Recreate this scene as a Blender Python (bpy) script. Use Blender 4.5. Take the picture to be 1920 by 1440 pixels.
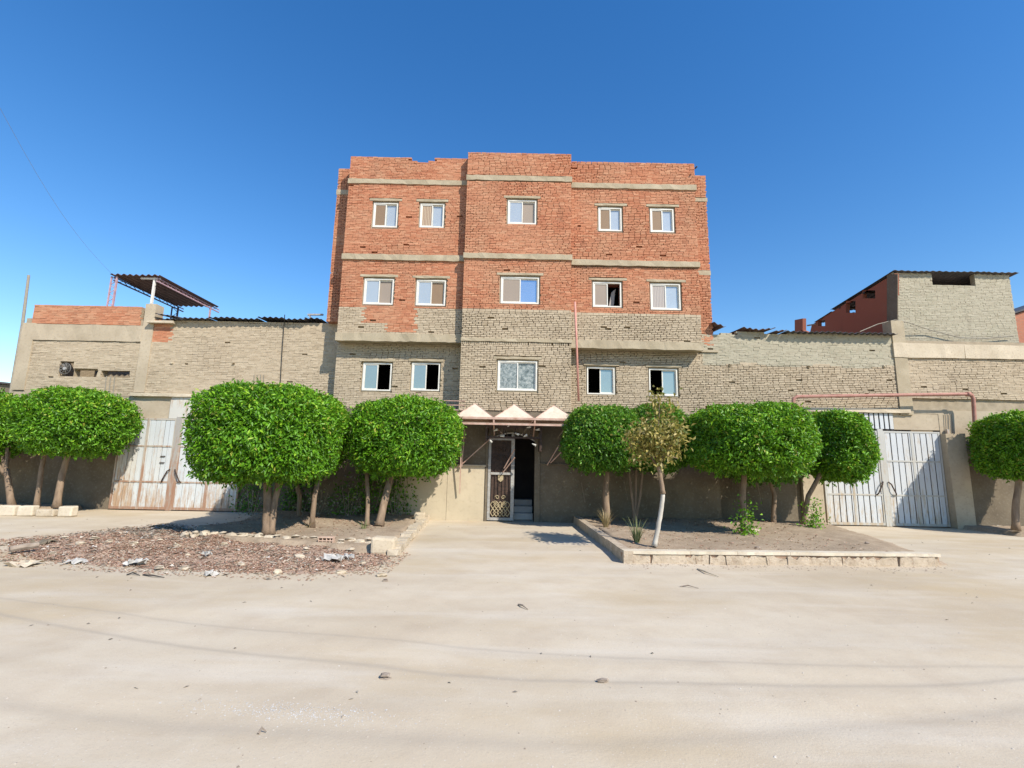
import bpy, math, random
import numpy as np
from mathutils import Vector, Matrix

# ------------------------------------------------------------------ reset
for o in list(bpy.data.objects): bpy.data.objects.remove(o, do_unlink=True)
scene = bpy.context.scene
COL = scene.collection
R = random.Random(7)

# ------------------------------------------------------------------ camera
FPX, TILT, ROLL, EYE = 900.0, math.radians(9.0), 0.020, 1.6
CM = Matrix.Rotation(math.pi / 2 + TILT, 3, 'X') @ Matrix.Rotation(ROLL, 3, 'Z')
cd = bpy.data.cameras.new('camera'); cam = bpy.data.objects.new('camera', cd); COL.objects.link(cam)
cd.sensor_width = 36.0; cd.lens = FPX * 36.0 / 1920.0; cd.clip_start = 0.05; cd.clip_end = 3000
cam.matrix_world = Matrix.Translation((0, 0, EYE)) @ CM.to_4x4()
scene.camera = cam
scene.render.resolution_x, scene.render.resolution_y = 1024, 768

# ------------------------------------------------------------------ sky, sun, exposure
SUN = Vector((0.76, -0.85, 1.0)).normalized()          # towards the sun
ELEV = math.asin(SUN.z); AZ = math.atan2(SUN.x, SUN.y)
w = bpy.data.worlds.new('World'); scene.world = w; w.use_nodes = True
nt = w.node_tree; nt.nodes.clear()
sky = nt.nodes.new('ShaderNodeTexSky'); sky.sky_type = 'NISHITA'; sky.sun_disc = False
sky.sun_elevation = ELEV; sky.sun_rotation = AZ
sky.air_density = 1.25; sky.dust_density = 0.1; sky.ozone_density = 3.0; sky.altitude = 0
hsv = nt.nodes.new('ShaderNodeHueSaturation'); hsv.inputs['Saturation'].default_value = 1.34; hsv.inputs['Value'].default_value = 1.0
hsv.inputs['Hue'].default_value = 0.507
bg = nt.nodes.new('ShaderNodeBackground'); bg.inputs['Strength'].default_value = 0.146
wo = nt.nodes.new('ShaderNodeOutputWorld')
nt.links.new(sky.outputs[0], hsv.inputs['Color']); nt.links.new(hsv.outputs[0], bg.inputs[0]); nt.links.new(bg.outputs[0], wo.inputs[0])
sd = bpy.data.lights.new('sun', 'SUN'); sd.energy = 4.8; sd.angle = math.radians(0.53); sd.color = (1.0, 0.93, 0.82)
so = bpy.data.objects.new('sun', sd); COL.objects.link(so)
so.rotation_euler = SUN.to_track_quat('Z', 'Y').to_euler(); so.location = (10, -12, 20)
vs = scene.view_settings; vs.view_transform = 'Standard'; vs.look = 'None'; vs.exposure = 0.36; vs.gamma = 1.0; vs.use_curve_mapping = False
scene.render.engine = 'CYCLES'

# ------------------------------------------------------------------ helpers
CAMP = Vector((0, 0, EYE))
def ray(x, y): return CM @ Vector(((x - 960) / FPX, -(y - 720) / FPX, -1.0))
def P(x, y, Y):                                        # pixel of the photo at depth Y
    d = ray(x, y); return CAMP + d * (Y / d.y)
def G(x, y, z=0.0):                                    # pixel on a level plane
    d = ray(x, y); return CAMP + d * ((z - EYE) / d.z)
def S(x, y, X):                                        # pixel on a plane of constant X
    d = ray(x, y); return CAMP + d * (X / d.x)
def PX(x, y, Y): return P(x, y, Y).x
def PZ(x, y, Y): return P(x, y, Y).z

def link(o, parent=None):
    COL.objects.link(o)
    if parent is not None:
        o.parent = parent
        l = parent.get('_base')
        if l is not None: o.matrix_parent_inverse = Matrix.Translation((-l[0], -l[1], -l[2]))
    return o
def tag(o, label=None, cat=None, group=None, kind=None):
    if label: o['label'] = label
    if cat: o['category'] = cat
    if group: o['group'] = group
    if kind: o['kind'] = kind
    return o
def thing(name, loc, label, cat, group=None):
    o = bpy.data.objects.new(name, None); o.empty_display_size = 0.2
    o.location = loc; o['_base'] = list(loc); COL.objects.link(o)
    return tag(o, label, cat, group)

class MB:
    def __init__(s): s.v = []; s.f = []; s.m = []
    def quad(s, pts, m=0):
        n = len(s.v); s.v += [tuple(p) for p in pts]; s.f.append(tuple(range(n, n + len(pts)))); s.m.append(m)
    def box(s, x0, x1, y0, y1, z0, z1, m=0, j=0.0, side=None, rnd=R):
        n = len(s.v); u = rnd.uniform
        for z in (z0, z1):
            for (x, y) in ((x0, y0), (x1, y0), (x1, y1), (x0, y1)):
                s.v.append((x + u(-j, j), y + u(-j, j), z + u(-j, j)) if j else (x, y, z))
        sd_ = m if side is None else side
        for f, mm in (((0, 3, 2, 1), sd_), ((4, 5, 6, 7), sd_), ((0, 1, 5, 4), m), ((1, 2, 6, 5), sd_), ((2, 3, 7, 6), m), ((3, 0, 4, 7), sd_)):
            s.f.append(tuple(n + k for k in f)); s.m.append(mm)
    def rough(s, x0, x1, y0, y1, z0, z1, seg=0.12, j=0.012, m=0):      # long box with ragged edges (along x)
        k = max(1, int((x1 - x0) / seg)); n = len(s.v); u = R.uniform
        for i in range(k + 1):
            x = x0 + (x1 - x0) * i / k
            xx = x if i in (0, k) else x + u(-.3, .3) * seg
            for (y, z) in ((y0, z0), (y1, z0), (y1, z1), (y0, z1)):
                jy = u(-j, j) if y == y0 else 0
                s.v.append((xx, y + jy, z + u(-j, j)))
        for i in range(k):
            a = n + 4 * i; b = a + 4
            for q in range(4):
                r = (q + 1) % 4
                s.f.append((a + q, a + r, b + r, b + q)); s.m.append(m)
        s.f.append((n, n + 3, n + 2, n + 1)); s.m.append(m)
        e = n + 4 * k; s.f.append((e, e + 1, e + 2, e + 3)); s.m.append(m)
    def limb(s, pts, rad, n=8, m=0, caps=True):
        pts = [Vector(p) for p in pts]; base = len(s.v)
        if not isinstance(rad, (list, tuple)): rad = [rad] * len(pts)
        ref = None
        for i, p in enumerate(pts):
            a = pts[max(0, i - 1)]; b = pts[min(len(pts) - 1, i + 1)]
            d = (b - a).normalized()
            if ref is None: ref = d.orthogonal().normalized()
            else: ref = (ref - d * ref.dot(d)).normalized()
            q = d.cross(ref)
            for k in range(n):
                t = 2 * math.pi * k / n
                s.v.append(tuple(p + (ref * math.cos(t) + q * math.sin(t)) * rad[i]))
        for i in range(len(pts) - 1):
            for k in range(n):
                k2 = (k + 1) % n; a = base + i * n; b = a + n
                s.f.append((a + k, a + k2, b + k2, b + k)); s.m.append(m)
        if caps:
            s.f.append(tuple(base + n - 1 - k for k in range(n))); s.m.append(m)
            e = base + (len(pts) - 1) * n; s.f.append(tuple(e + k for k in range(n))); s.m.append(m)
    def bar(s, p0, p1, wd, m=0):
        s.limb([p0, p1], wd * 0.7071, 4, m)
    def prism(s, poly, d, m=0):                        # polygon extruded by vector d
        n = len(s.v); k = len(poly); d = Vector(d)
        s.v += [tuple(p) for p in poly] + [tuple(Vector(p) + d) for p in poly]
        s.f.append(tuple(n + i for i in range(k))); s.m.append(m)
        s.f.append(tuple(n + k + i for i in reversed(range(k)))); s.m.append(m)
        for i in range(k):
            j = (i + 1) % k; s.f.append((n + i, n + k + i, n + k + j, n + j)); s.m.append(m)
    def rock(s, c, rx, ry, rz, rnd, m=0, j=0.22):      # irregular lump
        c = Vector(c); n = len(s.v); rows = ((-1, 1), (-.55, 6), (.25, 6), (.8, 5), (1, 1))
        idx = []
        for (h, k) in rows:
            ring = []
            rr = math.sqrt(max(0.0, 1 - h * h * .8)) if k > 1 else 0
            ph = rnd.uniform(0, 6)
            for q in range(k):
                t = 2 * math.pi * q / k + ph + rnd.uniform(-.25, .25)
                f = 1 + rnd.uniform(-j, j)
                ring.append(len(s.v)); s.v.append((c.x + math.cos(t) * rr * rx * f, c.y + math.sin(t) * rr * ry * f, c.z + h * rz * (1 + rnd.uniform(-j, j) * .5)))
            idx.append(ring)
        for a, b in zip(idx[:-1], idx[1:]):
            ka, kb = len(a), len(b)
            if ka == 1:
                for q in range(kb): s.f.append((a[0], b[(q + 1) % kb], b[q])); s.m.append(m)
            elif kb == 1:
                for q in range(ka): s.f.append((a[q], a[(q + 1) % ka], b[0])); s.m.append(m)
            elif ka == kb:
                for q in range(ka): s.f.append((a[q], a[(q + 1) % ka], b[(q + 1) % kb], b[q])); s.m.append(m)
            else:
                for q in range(ka):
                    q2 = q * kb // ka; q3 = (q + 1) * kb // ka
                    s.f.append((a[q], a[(q + 1) % ka], b[q3 % kb]) if q2 == q3 else (a[q], a[(q + 1) % ka], b[q3 % kb], b[q2 % kb])); s.m.append(m)
    def build(s, name, mats, parent=None, smooth=False):
        me = bpy.data.meshes.new(name); me.from_pydata(s.v, [], s.f)
        if not isinstance(mats, (list, tuple)): mats = [mats]
        for mt in mats: me.materials.append(mt)
        if len(mats) > 1: me.polygons.foreach_set('material_index', s.m)
        if smooth: me.polygons.foreach_set('use_smooth', [True] * len(s.f))
        me.update()
        return link(bpy.data.objects.new(name, me), parent)

def np_mesh(name, verts, tris, mat, parent=None, attr=None):
    me = bpy.data.meshes.new(name); nv, nf = len(verts), len(tris)
    me.vertices.add(nv); me.vertices.foreach_set('co', verts.astype(np.float32).ravel())
    me.loops.add(nf * 3); me.loops.foreach_set('vertex_index', tris.astype(np.int32).ravel())
    me.polygons.add(nf); me.polygons.foreach_set('loop_start', np.arange(0, nf * 3, 3, dtype=np.int32))
    me.polygons.foreach_set('loop_total', np.full(nf, 3, dtype=np.int32))
    me.materials.append(mat); me.update(calc_edges=True)
    if attr is not None:
        a = me.attributes.new('rv', 'FLOAT', 'FACE'); a.data.foreach_set('value', attr.astype(np.float32))
    return link(bpy.data.objects.new(name, me), parent)

# ------------------------------------------------------------------ materials
def newmat(name):
    m = bpy.data.materials.new(name); m.use_nodes = True; t = m.node_tree
    b = t.nodes['Principled BSDF']; return m, t, b
def N(t, ty, **kw):
    n = t.nodes.new(ty)
    for k, v in kw.items():
        if k.startswith('_'): setattr(n, k[1:], v)
        else: n.inputs[k.replace('__', ' ')].default_value = v
    return n
def ramp(t, stops, fac):
    n = t.nodes.new('ShaderNodeValToRGB'); e = n.color_ramp.elements
    while len(e) < len(stops): e.new(0.5)
    for q, (p, c) in zip(e, stops): q.position = p; q.color = (c[0], c[1], c[2], 1)
    t.links.new(fac, n.inputs[0]); return n
def mixc(t, a, b, fac, mode='MIX'):
    n = t.nodes.new('ShaderNodeMix'); n.data_type = 'RGBA'; n.blend_type = mode
    for s, v in ((n.inputs[6], a), (n.inputs[7], b), (n.inputs[0], fac)):
        if isinstance(v, bpy.types.NodeSocket): t.links.new(v, s)
        elif isinstance(v, (tuple, list)): s.default_value = (v[0], v[1], v[2], 1)
        else: s.default_value = v
    return n.outputs[2]
def pos(t):
    return t.nodes.new('ShaderNodeNewGeometry').outputs['Position']
def noise(t, scale, detail=4, rough=.55, vec=None, sc=None):
    n = t.nodes.new('ShaderNodeTexNoise'); n.inputs['Scale'].default_value = scale
    n.inputs['Detail'].default_value = detail; n.inputs['Roughness'].default_value = rough
    v = vec if vec is not None else pos(t)
    if sc:
        mp = t.nodes.new('ShaderNodeMapping'); mp.inputs['Scale'].default_value = sc
        t.links.new(v, mp.inputs[0]); v = mp.outputs[0]
    t.links.new(v, n.inputs['Vector']); return n.outputs['Fac']
def bump(t, b, h, strength=.4, dist=.01):
    n = t.nodes.new('ShaderNodeBump'); n.inputs['Strength'].default_value = strength; n.inputs['Distance'].default_value = dist
    t.links.new(h, n.inputs['Height']); t.links.new(n.outputs[0], b.inputs['Normal']); return n
def rough_mat(name, stops, scale=6, rough=.9, bscale=60, bstr=.35, bdist=.006, sc=None, fine=None, metallic=0.0):
    m, t, b = newmat(name)
    f = noise(t, scale, 6, .6, sc=sc)
    c = ramp(t, stops, f).outputs[0]
    if fine:
        g = noise(t, fine[0], 3, .6)
        c = mixc(t, c, fine[1], ramp(t, [(.52, (0, 0, 0)), (.72, (fine[2],) * 3)], g).outputs[0])
    t.links.new(c, b.inputs['Base Color'])
    b.inputs['Roughness'].default_value = rough; b.inputs['Metallic'].default_value = metallic
    b.inputs['Specular IOR Level'].default_value = .25
    bump(t, b, noise(t, bscale, 5, .65), bstr, bdist)
    return m
def brick_mat(name, stops, dust, dustamt):
    m, t, b = newmat(name)
    at = t.nodes.new('ShaderNodeAttribute'); at.attribute_name = 'rv'
    oi = t.nodes.new('ShaderNodeObjectInfo')
    ad = t.nodes.new('ShaderNodeMath'); ad.operation = 'ADD'; t.links.new(at.outputs['Fac'], ad.inputs[0]); t.links.new(oi.outputs['Random'], ad.inputs[1])
    fr = t.nodes.new('ShaderNodeMath'); fr.operation = 'FRACT'; t.links.new(ad.outputs[0], fr.inputs[0])
    c = ramp(t, stops, fr.outputs[0]).outputs[0]
    big = noise(t, .9, 5, .6); fine = noise(t, 38, 4, .7)
    c = mixc(t, c, dust, ramp(t, [(.42, (0, 0, 0)), (.75, (dustamt,) * 3)], big).outputs[0])
    c = mixc(t, c, (dust[0] * 1.15, dust[1] * 1.15, dust[2] * 1.1), ramp(t, [(.55, (0, 0, 0)), (.75, (.55,) * 3)], fine).outputs[0])
    lo = noise(t, 2.6, 4, .6, sc=(1, 1, .35))
    c = mixc(t, c, (.10, .07, .05), ramp(t, [(.6, (0, 0, 0)), (.82, (.45,) * 3)], lo).outputs[0])
    t.links.new(c, b.inputs['Base Color']); b.inputs['Roughness'].default_value = .93; b.inputs['Specular IOR Level'].default_value = .15
    bump(t, b, noise(t, 70, 4, .7), .5, .006)
    return m
M = {}
M['brick_red'] = brick_mat('brick_red', [(0, (.40, .155, .085)), (.3, (.435, .178, .098)), (.62, (.47, .205, .115)), (.88, (.51, .255, .15)), (1, (.37, .14, .08))], (.47, .29, .18), .5)
M['brick_tan'] = brick_mat('brick_tan', [(0, (.39, .31, .215)), (.4, (.44, .355, .25)), (.8, (.47, .385, .275)), (1, (.36, .285, .195))], (.46, .38, .275), .5)
M['brick_grey'] = brick_mat('brick_grey', [(0, (.35, .32, .235)), (.5, (.40, .36, .27)), (1, (.34, .30, .22))], (.42, .38, .29), .6)
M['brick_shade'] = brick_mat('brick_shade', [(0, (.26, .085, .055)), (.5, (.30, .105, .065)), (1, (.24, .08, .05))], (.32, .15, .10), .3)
M['mortar_red'] = rough_mat('mortar_red', [(.3, (.30, .17, .11)), (.7, (.44, .28, .19))], 5, .95)
M['mortar_tan'] = rough_mat('mortar_tan', [(.3, (.27, .22, .155)), (.7, (.40, .33, .235))], 5, .95)
M['concrete'] = rough_mat('concrete', [(.3, (.33, .27, .18)), (.7, (.45, .38, .27))], 2.2, .92, 55, .4, .008, fine=(30, (.24, .19, .13), .5))
M['concrete_pale'] = rough_mat('concrete_pale', [(.3, (.47, .39, .28)), (.7, (.60, .51, .38))], 2.0, .92, 50, .35, .008, fine=(22, (.33, .26, .18), .6))
M['plaster'] = rough_mat('plaster', [(.3, (.37, .30, .21)), (.7, (.48, .40, .29))], 1.4, .9, 40, .25, .005, fine=(14, (.30, .24, .17), .5))
M['plaster_grey_shaded'] = rough_mat('plaster_grey_shaded', [(.3, (.125, .10, .07)), (.7, (.19, .155, .11))], 1.6, .92, 40, .4, .008, fine=(18, (.24, .21, .16), .6))  # grey plaster lowered in tone, shade under the trees put into its colour
M['cladding'] = rough_mat('cladding', [(.3, (.45, .38, .27)), (.7, (.54, .46, .33))], 1.2, .7, 30, .15, .003, fine=(9, (.38, .31, .22), .45))
M['low_wall'] = rough_mat('low_wall', [(.3, (.17, .13, .09)), (.7, (.26, .205, .145))], 1.3, .93, 30, .4, .008, fine=(12, (.12, .10, .07), .6))
M['soil'] = rough_mat('soil', [(.3, (.30, .225, .155)), (.7, (.42, .33, .235))], 3.0, .97, 60, .7, .015, fine=(26, (.21, .15, .10), .7))
M['stone'] = rough_mat('stone', [(.3, (.42, .35, .255)), (.7, (.58, .50, .385))], 5, .92, 40, .5, .01, fine=(30, (.30, .23, .16), .6))
M['kerb'] = rough_mat('kerb', [(.3, (.41, .33, .24)), (.7, (.55, .46, .35))], 5, .92, 40, .8, .02, fine=(14, (.28, .20, .14), .8))
M['kerb_back'] = rough_mat('kerb_back', [(.3, (.24, .15, .10)), (.7, (.38, .27, .19))], 8, .95, 40, .6, .012)
M['cap'] = rough_mat('cap', [(.3, (.52, .45, .34)), (.7, (.66, .58, .46))], 3, .9, 50, .4, .008, fine=(20, (.42, .33, .23), .5))
M['dark'] = rough_mat('dark_interior', [(.3, (.05, .043, .042)), (.7, (.075, .065, .062))], 2, .95)
M['white_frame'] = rough_mat('white_frame', [(.3, (.62, .59, .52)), (.7, (.72, .70, .64))], 9, .45, 60, .05, .001)
M['iron_dark'] = rough_mat('iron_dark', [(.3, (.035, .025, .02)), (.7, (.09, .055, .04))], 12, .65)
M['iron_pale'] = rough_mat('iron_pale', [(.3, (.27, .265, .25)), (.7, (.42, .41, .385))], 9, .55, 40, .1, .002, fine=(20, (.25, .17, .11), .6))
M['gold'] = rough_mat('gold_paint', [(.3, (.30, .24, .14)), (.7, (.46, .38, .24))], 20, .6)
M['iron_red'] = rough_mat('iron_red', [(.3, (.33, .15, .115)), (.7, (.44, .235, .185))], 6, .6, 40, .15, .002, fine=(25, (.25, .09, .06), .5))
M['pipe_pink'] = rough_mat('pipe_pink', [(.3, (.50, .22, .17)), (.7, (.60, .30, .24))], 6, .5, 40, .1, .002)
M['truss_blue'] = rough_mat('truss_blue', [(.3, (.05, .06, .11)), (.7, (.12, .09, .14))], 9, .55)
M['truss_pink'] = rough_mat('truss_pink', [(.3, (.35, .20, .24)), (.7, (.50, .36, .38))], 9, .6)
M['white_post'] = rough_mat('white_post', [(.3, (.62, .58, .52)), (.7, (.72, .69, .64))], 9, .6)
M['sheet'] = rough_mat('roof_sheet', [(.3, (.10, .06, .05)), (.7, (.19, .115, .095))], 3, .6, 30, .2, .003)
M['sheet_dark'] = rough_mat('roof_sheet_dark', [(.3, (.05, .05, .055)), (.7, (.11, .10, .10))], 3, .55, 30, .2, .003)
M['canopy_panel'] = rough_mat('canopy_panel', [(.3, (.54, .43, .33)), (.7, (.64, .53, .42))], 3, .7, 40, .12, .004, fine=(7, (.46, .36, .26), .6))
M['canopy_frame'] = rough_mat('canopy_frame', [(.3, (.38, .22, .16)), (.7, (.58, .42, .34))], 6, .55)
M['bark'] = rough_mat('bark', [(.3, (.15, .105, .07)), (.7, (.31, .225, .155))], 9, .95, 60, .7, .012, sc=(1, 1, .3))
M['bark_white'] = rough_mat('bark_whitewash', [(.3, (.40, .36, .30)), (.7, (.58, .54, .47))], 9, .9, 50, .5, .008, sc=(1, 1, .3))
M['bag'] = rough_mat('plastic_bag', [(.3, (.38, .36, .33)), (.7, (.52, .50, .46))], 9, .8, 40, .5, .01)
M['tile_red'] = rough_mat('hollow_brick', [(.3, (.46, .32, .24)), (.7, (.56, .41, .31))], 9, .9)
M['stick'] = rough_mat('dead_wood', [(.3, (.20, .155, .12)), (.7, (.36, .30, .24))], 12, .95)
M['cable'] = rough_mat('cable', [(.3, (.03, .03, .03)), (.7, (.07, .06, .05))], 12, .7)
M['cable_pale'] = rough_mat('cable_pale', [(.3, (.25, .22, .17)), (.7, (.34, .30, .24))], 12, .8)
M['fan_metal'] = rough_mat('fan_metal', [(.3, (.06, .055, .05)), (.7, (.17, .16, .145))], 12, .5)
M['step'] = rough_mat('step_marble', [(.3, (.45, .41, .36)), (.7, (.58, .54, .48))], 4, .6)

def glass_mat(name, col, metal, rgh):
    m, t, b = newmat(name)
    c = mixc(t, col, tuple(q * .82 for q in col), noise(t, 1.7, 4, .6))
    t.links.new(c, b.inputs['Base Color'])
    b.inputs['Metallic'].default_value = metal; b.inputs['Roughness'].default_value = rgh
    b.inputs['Specular IOR Level'].default_value = .8 if metal else .2
    return m
M['pane_mirror'] = glass_mat('pane_mirror', (.50, .54, .55), .28, .12)
M['pane_blue'] = glass_mat('pane_blue', (.52, .60, .68), .75, .06)
M['pane_teal'] = glass_mat('pane_teal', (.34, .41, .40), .45, .12)
M['screen_taupe'] = glass_mat('screen_taupe', (.33, .27, .22), 0, .55)
M['screen_brown'] = glass_mat('screen_brown', (.27, .185, .12), 0, .6)
def curtain_mat(name, a, b_):
    m, t, b = newmat(name)
    wv = N(t, 'ShaderNodeTexWave', Scale=7.0, Distortion=2.0); t.links.new(pos(t), wv.inputs[0])
    t.links.new(mixc(t, a, b_, wv.outputs['Fac']), b.inputs['Base Color']); b.inputs['Roughness'].default_value = .8
    return m
M['curtain'] = curtain_mat('curtain', (.22, .13, .09), (.50, .40, .28))
M['curtain_grey'] = curtain_mat('curtain_grey', (.26, .23, .22), (.46, .41, .37))
def frost_mat():
    m, t, b = newmat('frosted_glass')
    f = noise(t, 14, 6, .75); c = ramp(t, [(.35, (.06, .08, .08)), (.52, (.24, .27, .26)), (.68, (.46, .47, .44))], f).outputs[0]
    t.links.new(c, b.inputs['Base Color']); b.inputs['Roughness'].default_value = .25
    bump(t, b, noise(t, 30, 3, .6), .2, .004); return m
M['pane_frost'] = frost_mat()

def gate_paint(name, base, rust_lo, rust_hi, amount, zlo, zhi, pv=.6):
    m, t, b = newmat(name)
    f = noise(t, 2.2, 6, .65, sc=(6, 6, .9)); f2 = noise(t, 16, 5, .7, sc=(1, 1, .5))
    sx = t.nodes.new('ShaderNodeSeparateXYZ'); t.links.new(pos(t), sx.inputs[0])
    mr = t.nodes.new('ShaderNodeMapRange'); t.links.new(sx.outputs[2], mr.inputs[0])
    mr.inputs[1].default_value = zlo; mr.inputs[2].default_value = zhi; mr.inputs[3].default_value = amount; mr.inputs[4].default_value = -.10
    ad = t.nodes.new('ShaderNodeMath'); ad.operation = 'ADD'; t.links.new(f, ad.inputs[0]); t.links.new(mr.outputs[0], ad.inputs[1])
    ad2 = t.nodes.new('ShaderNodeMath'); ad2.operation = 'MULTIPLY_ADD'; t.links.new(f2, ad2.inputs[0]); ad2.inputs[1].default_value = .35; t.links.new(ad.outputs[0], ad2.inputs[2])
    rust = mixc(t, rust_lo, rust_hi, f2)
    oi = t.nodes.new('ShaderNodeObjectInfo')
    c0 = mixc(t, base, tuple(q * .8 for q in base), noise(t, 1.1, 4, .6))
    c0 = mixc(t, c0, (.56, .50, .40), ramp(t, [(.45, (0, 0, 0)), (1, (pv,) * 3)], oi.outputs['Random']).outputs[0])
    ad3 = t.nodes.new('ShaderNodeMath'); ad3.operation = 'MULTIPLY_ADD'; t.links.new(oi.outputs['Random'], ad3.inputs[0]); ad3.inputs[1].default_value = .12; t.links.new(ad2.outputs[0], ad3.inputs[2]); ad2 = ad3
    c = mixc(t, c0, rust, ramp(t, [(.70, (0, 0, 0)), (.92, (.95,) * 3)], ad2.outputs[0]).outputs[0])
    t.links.new(c, b.inputs['Base Color']); b.inputs['Roughness'].default_value = .6
    bump(t, b, f2, .2, .003); return m
M['gate_rusty'] = gate_paint('gate_paint_rusty', (.60, .63, .63), (.28, .15, .08), (.50, .36, .23), .13, .05, 1.5)
M['gate_pale'] = gate_paint('gate_paint_pale', (.55, .57, .58), (.32, .22, .13), (.45, .36, .24), .04, .0, 1.2, .22)
M['gate_rail'] = gate_paint('gate_rail', (.36, .34, .31), (.26, .13, .08), (.36, .22, .14), .16, .0, 2.6)
M['gate_rail_pale'] = gate_paint('gate_rail_pale', (.48, .47, .43), (.33, .25, .16), (.42, .33, .22), .10, .0, 2.6)

def leaf_mat(name, stops, trans=.35, rgh=.42):
    m, t, b = newmat(name)
    at = t.nodes.new('ShaderNodeAttribute'); at.attribute_name = 'rv'
    c = ramp(t, stops, at.outputs['Fac']).outputs[0]
    t.links.new(c, b.inputs['Base Color']); b.inputs['Roughness'].default_value = rgh; b.inputs['Specular IOR Level'].default_value = .4
    tr = t.nodes.new('ShaderNodeBsdfTranslucent'); t.links.new(mixc(t, c, (.35, .5, .05), .25), tr.inputs[0])
    mx = t.nodes.new('ShaderNodeMixShader'); mx.inputs[0].default_value = trans
    t.links.new(b.outputs[0], mx.inputs[1]); t.links.new(tr.outputs[0], mx.inputs[2])
    t.links.new(mx.outputs[0], t.nodes['Material Output'].inputs[0]); return m
M['leaf'] = leaf_mat('leaf_green', [(0, (.055, .14, .010)), (.45, (.12, .31, .014)), (.85, (.205, .45, .02)), (.97, (.32, .53, .03)), (1, (.42, .42, .07))])
M['leaf_deep'] = leaf_mat('leaf_deep', [(0, (.045, .12, .012)), (.5, (.10, .265, .018)), (.9, (.16, .37, .026)), (1, (.32, .37, .06))])
M['leaf_yellow'] = leaf_mat('leaf_yellowing', [(0, (.09, .12, .025)), (.25, (.19, .18, .04)), (.5, (.33, .27, .07)), (.78, (.45, .36, .11)), (1, (.56, .46, .22))], .3, .5)
M['leaf_dusty'] = leaf_mat('leaf_dusty', [(0, (.09, .10, .06)), (.5, (.20, .21, .15)), (1, (.40, .40, .33))], .2, .5)
M['grass_dry'] = leaf_mat('grass_dry', [(0, (.20, .14, .07)), (.5, (.32, .24, .12)), (1, (.45, .36, .20))], .2, .6)
M['grass_green'] = leaf_mat('frond_green', [(0, (.12, .15, .06)), (.5, (.20, .23, .09)), (1, (.34, .36, .17))], .2, .5)
M['litter'] = leaf_mat('leaf_litter', [(0, (.29, .155, .11)), (.3, (.43, .25, .18)), (.55, (.52, .345, .25)), (.75, (.58, .445, .325)), (.88, (.46, .37, .27)), (.97, (.60, .53, .44)), (1, (.66, .61, .54))], .1, .8)
M['scrap'] = leaf_mat('scrap', [(0, (.34, .27, .21)), (.4, (.48, .40, .32)), (.8, (.58, .52, .44)), (1, (.66, .64, .60))], .1, .8)
M['litter_grey'] = leaf_mat('twig_litter', [(0, (.10, .085, .07)), (.5, (.26, .22, .18)), (1, (.46, .41, .34))], .1, .85)
M['mound'] = rough_mat('mound', [(.3, (.36, .24, .175)), (.7, (.50, .36, .265))], 4, .97, 50, .9, .03, fine=(22, (.45, .36, .27), .8))

# sandy street
def ground_mat():
    m, t, b = newmat('sandy_ground')
    big = noise(t, .22, 6, .6); mid = noise(t, 1.7, 6, .62); fine = noise(t, 45, 4, .75); st = noise(t, .8, 5, .6, sc=(.35, 2.2, 1))
    c = ramp(t, [(.32, (.46, .375, .265)), (.5, (.54, .46, .345)), (.68, (.585, .515, .405))], big).outputs[0]
    c = mixc(t, c, (.43, .345, .25), ramp(t, [(.45, (0, 0, 0)), (.75, (.55,) * 3)], mid).outputs[0])
    c = mixc(t, c, (.60, .54, .445), ramp(t, [(.5, (0, 0, 0)), (.7, (.6,) * 3)], st).outputs[0])
    c = mixc(t, c, (.33, .275, .21), ramp(t, [(.60, (0, 0, 0)), (.74, (.5,) * 3)], fine).outputs[0])
    och = noise(t, .36, 6, .6, sc=(.6, 1.3, 1))
    c = mixc(t, c, (.47, .37, .235), ramp(t, [(.50, (0, 0, 0)), (.66, (.75,) * 3)], och).outputs[0])
    sp = noise(t, 130, 2, .5)
    c = mixc(t, c, (.36, .31, .25), ramp(t, [(.58, (0, 0, 0)), (.72, (.45,) * 3)], sp).outputs[0])
    vo = N(t, 'ShaderNodeTexVoronoi', Scale=26.0); t.links.new(pos(t), vo.inputs['Vector'])
    c = mixc(t, c, (.62, .58, .52), ramp(t, [(.05, (.55,) * 3), (.16, (0, 0, 0))], vo.outputs['Distance']).outputs[0])
    # wheel tracks: compacted darker bands, following the curve of the lane
    sx = t.nodes.new('ShaderNodeSeparateXYZ'); t.links.new(pos(t), sx.inputs[0])
    wob = noise(t, .5, 3, .5)
    for (a0, a1, a2, wd, amt) in TRACKS:
        mth = lambda op, x, y: (lambda n: ([t.links.new(v, n.inputs[i]) if isinstance(v, bpy.types.NodeSocket) else setattr(n.inputs[i], 'default_value', v) for i, v in enumerate((x, y))], n.outputs[0])[1])(N(t, 'ShaderNodeMath', _operation=op))
        yy = mth('ADD', mth('MULTIPLY', mth('MULTIPLY', sx.outputs[0], sx.outputs[0]), a2), mth('ADD', mth('MULTIPLY', sx.outputs[0], a1), a0))
        d = mth('ABSOLUTE', mth('SUBTRACT', mth('ADD', sx.outputs[1], mth('MULTIPLY', wob, .18)), yy), 0.0)
        c = mixc(t, c, (.37, .32, .255), ramp(t, [(0.0, (amt,) * 3), (wd, (0, 0, 0))], mth('MULTIPLY', d, mth('ADD', .75, mth('MULTIPLY', mid, .8)))).outputs[0])
    t.links.new(c, b.inputs['Base Color']); b.inputs['Roughness'].default_value = .97; b.inputs['Specular IOR Level'].default_value = .1
    ad = t.nodes.new('ShaderNodeMath'); ad.operation = 'MULTIPLY_ADD'; t.links.new(fine, ad.inputs[0]); ad.inputs[1].default_value = .5; t.links.new(mid, ad.inputs[2])
    bump(t, b, ad.outputs[0], .45, .012)
    return m
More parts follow.
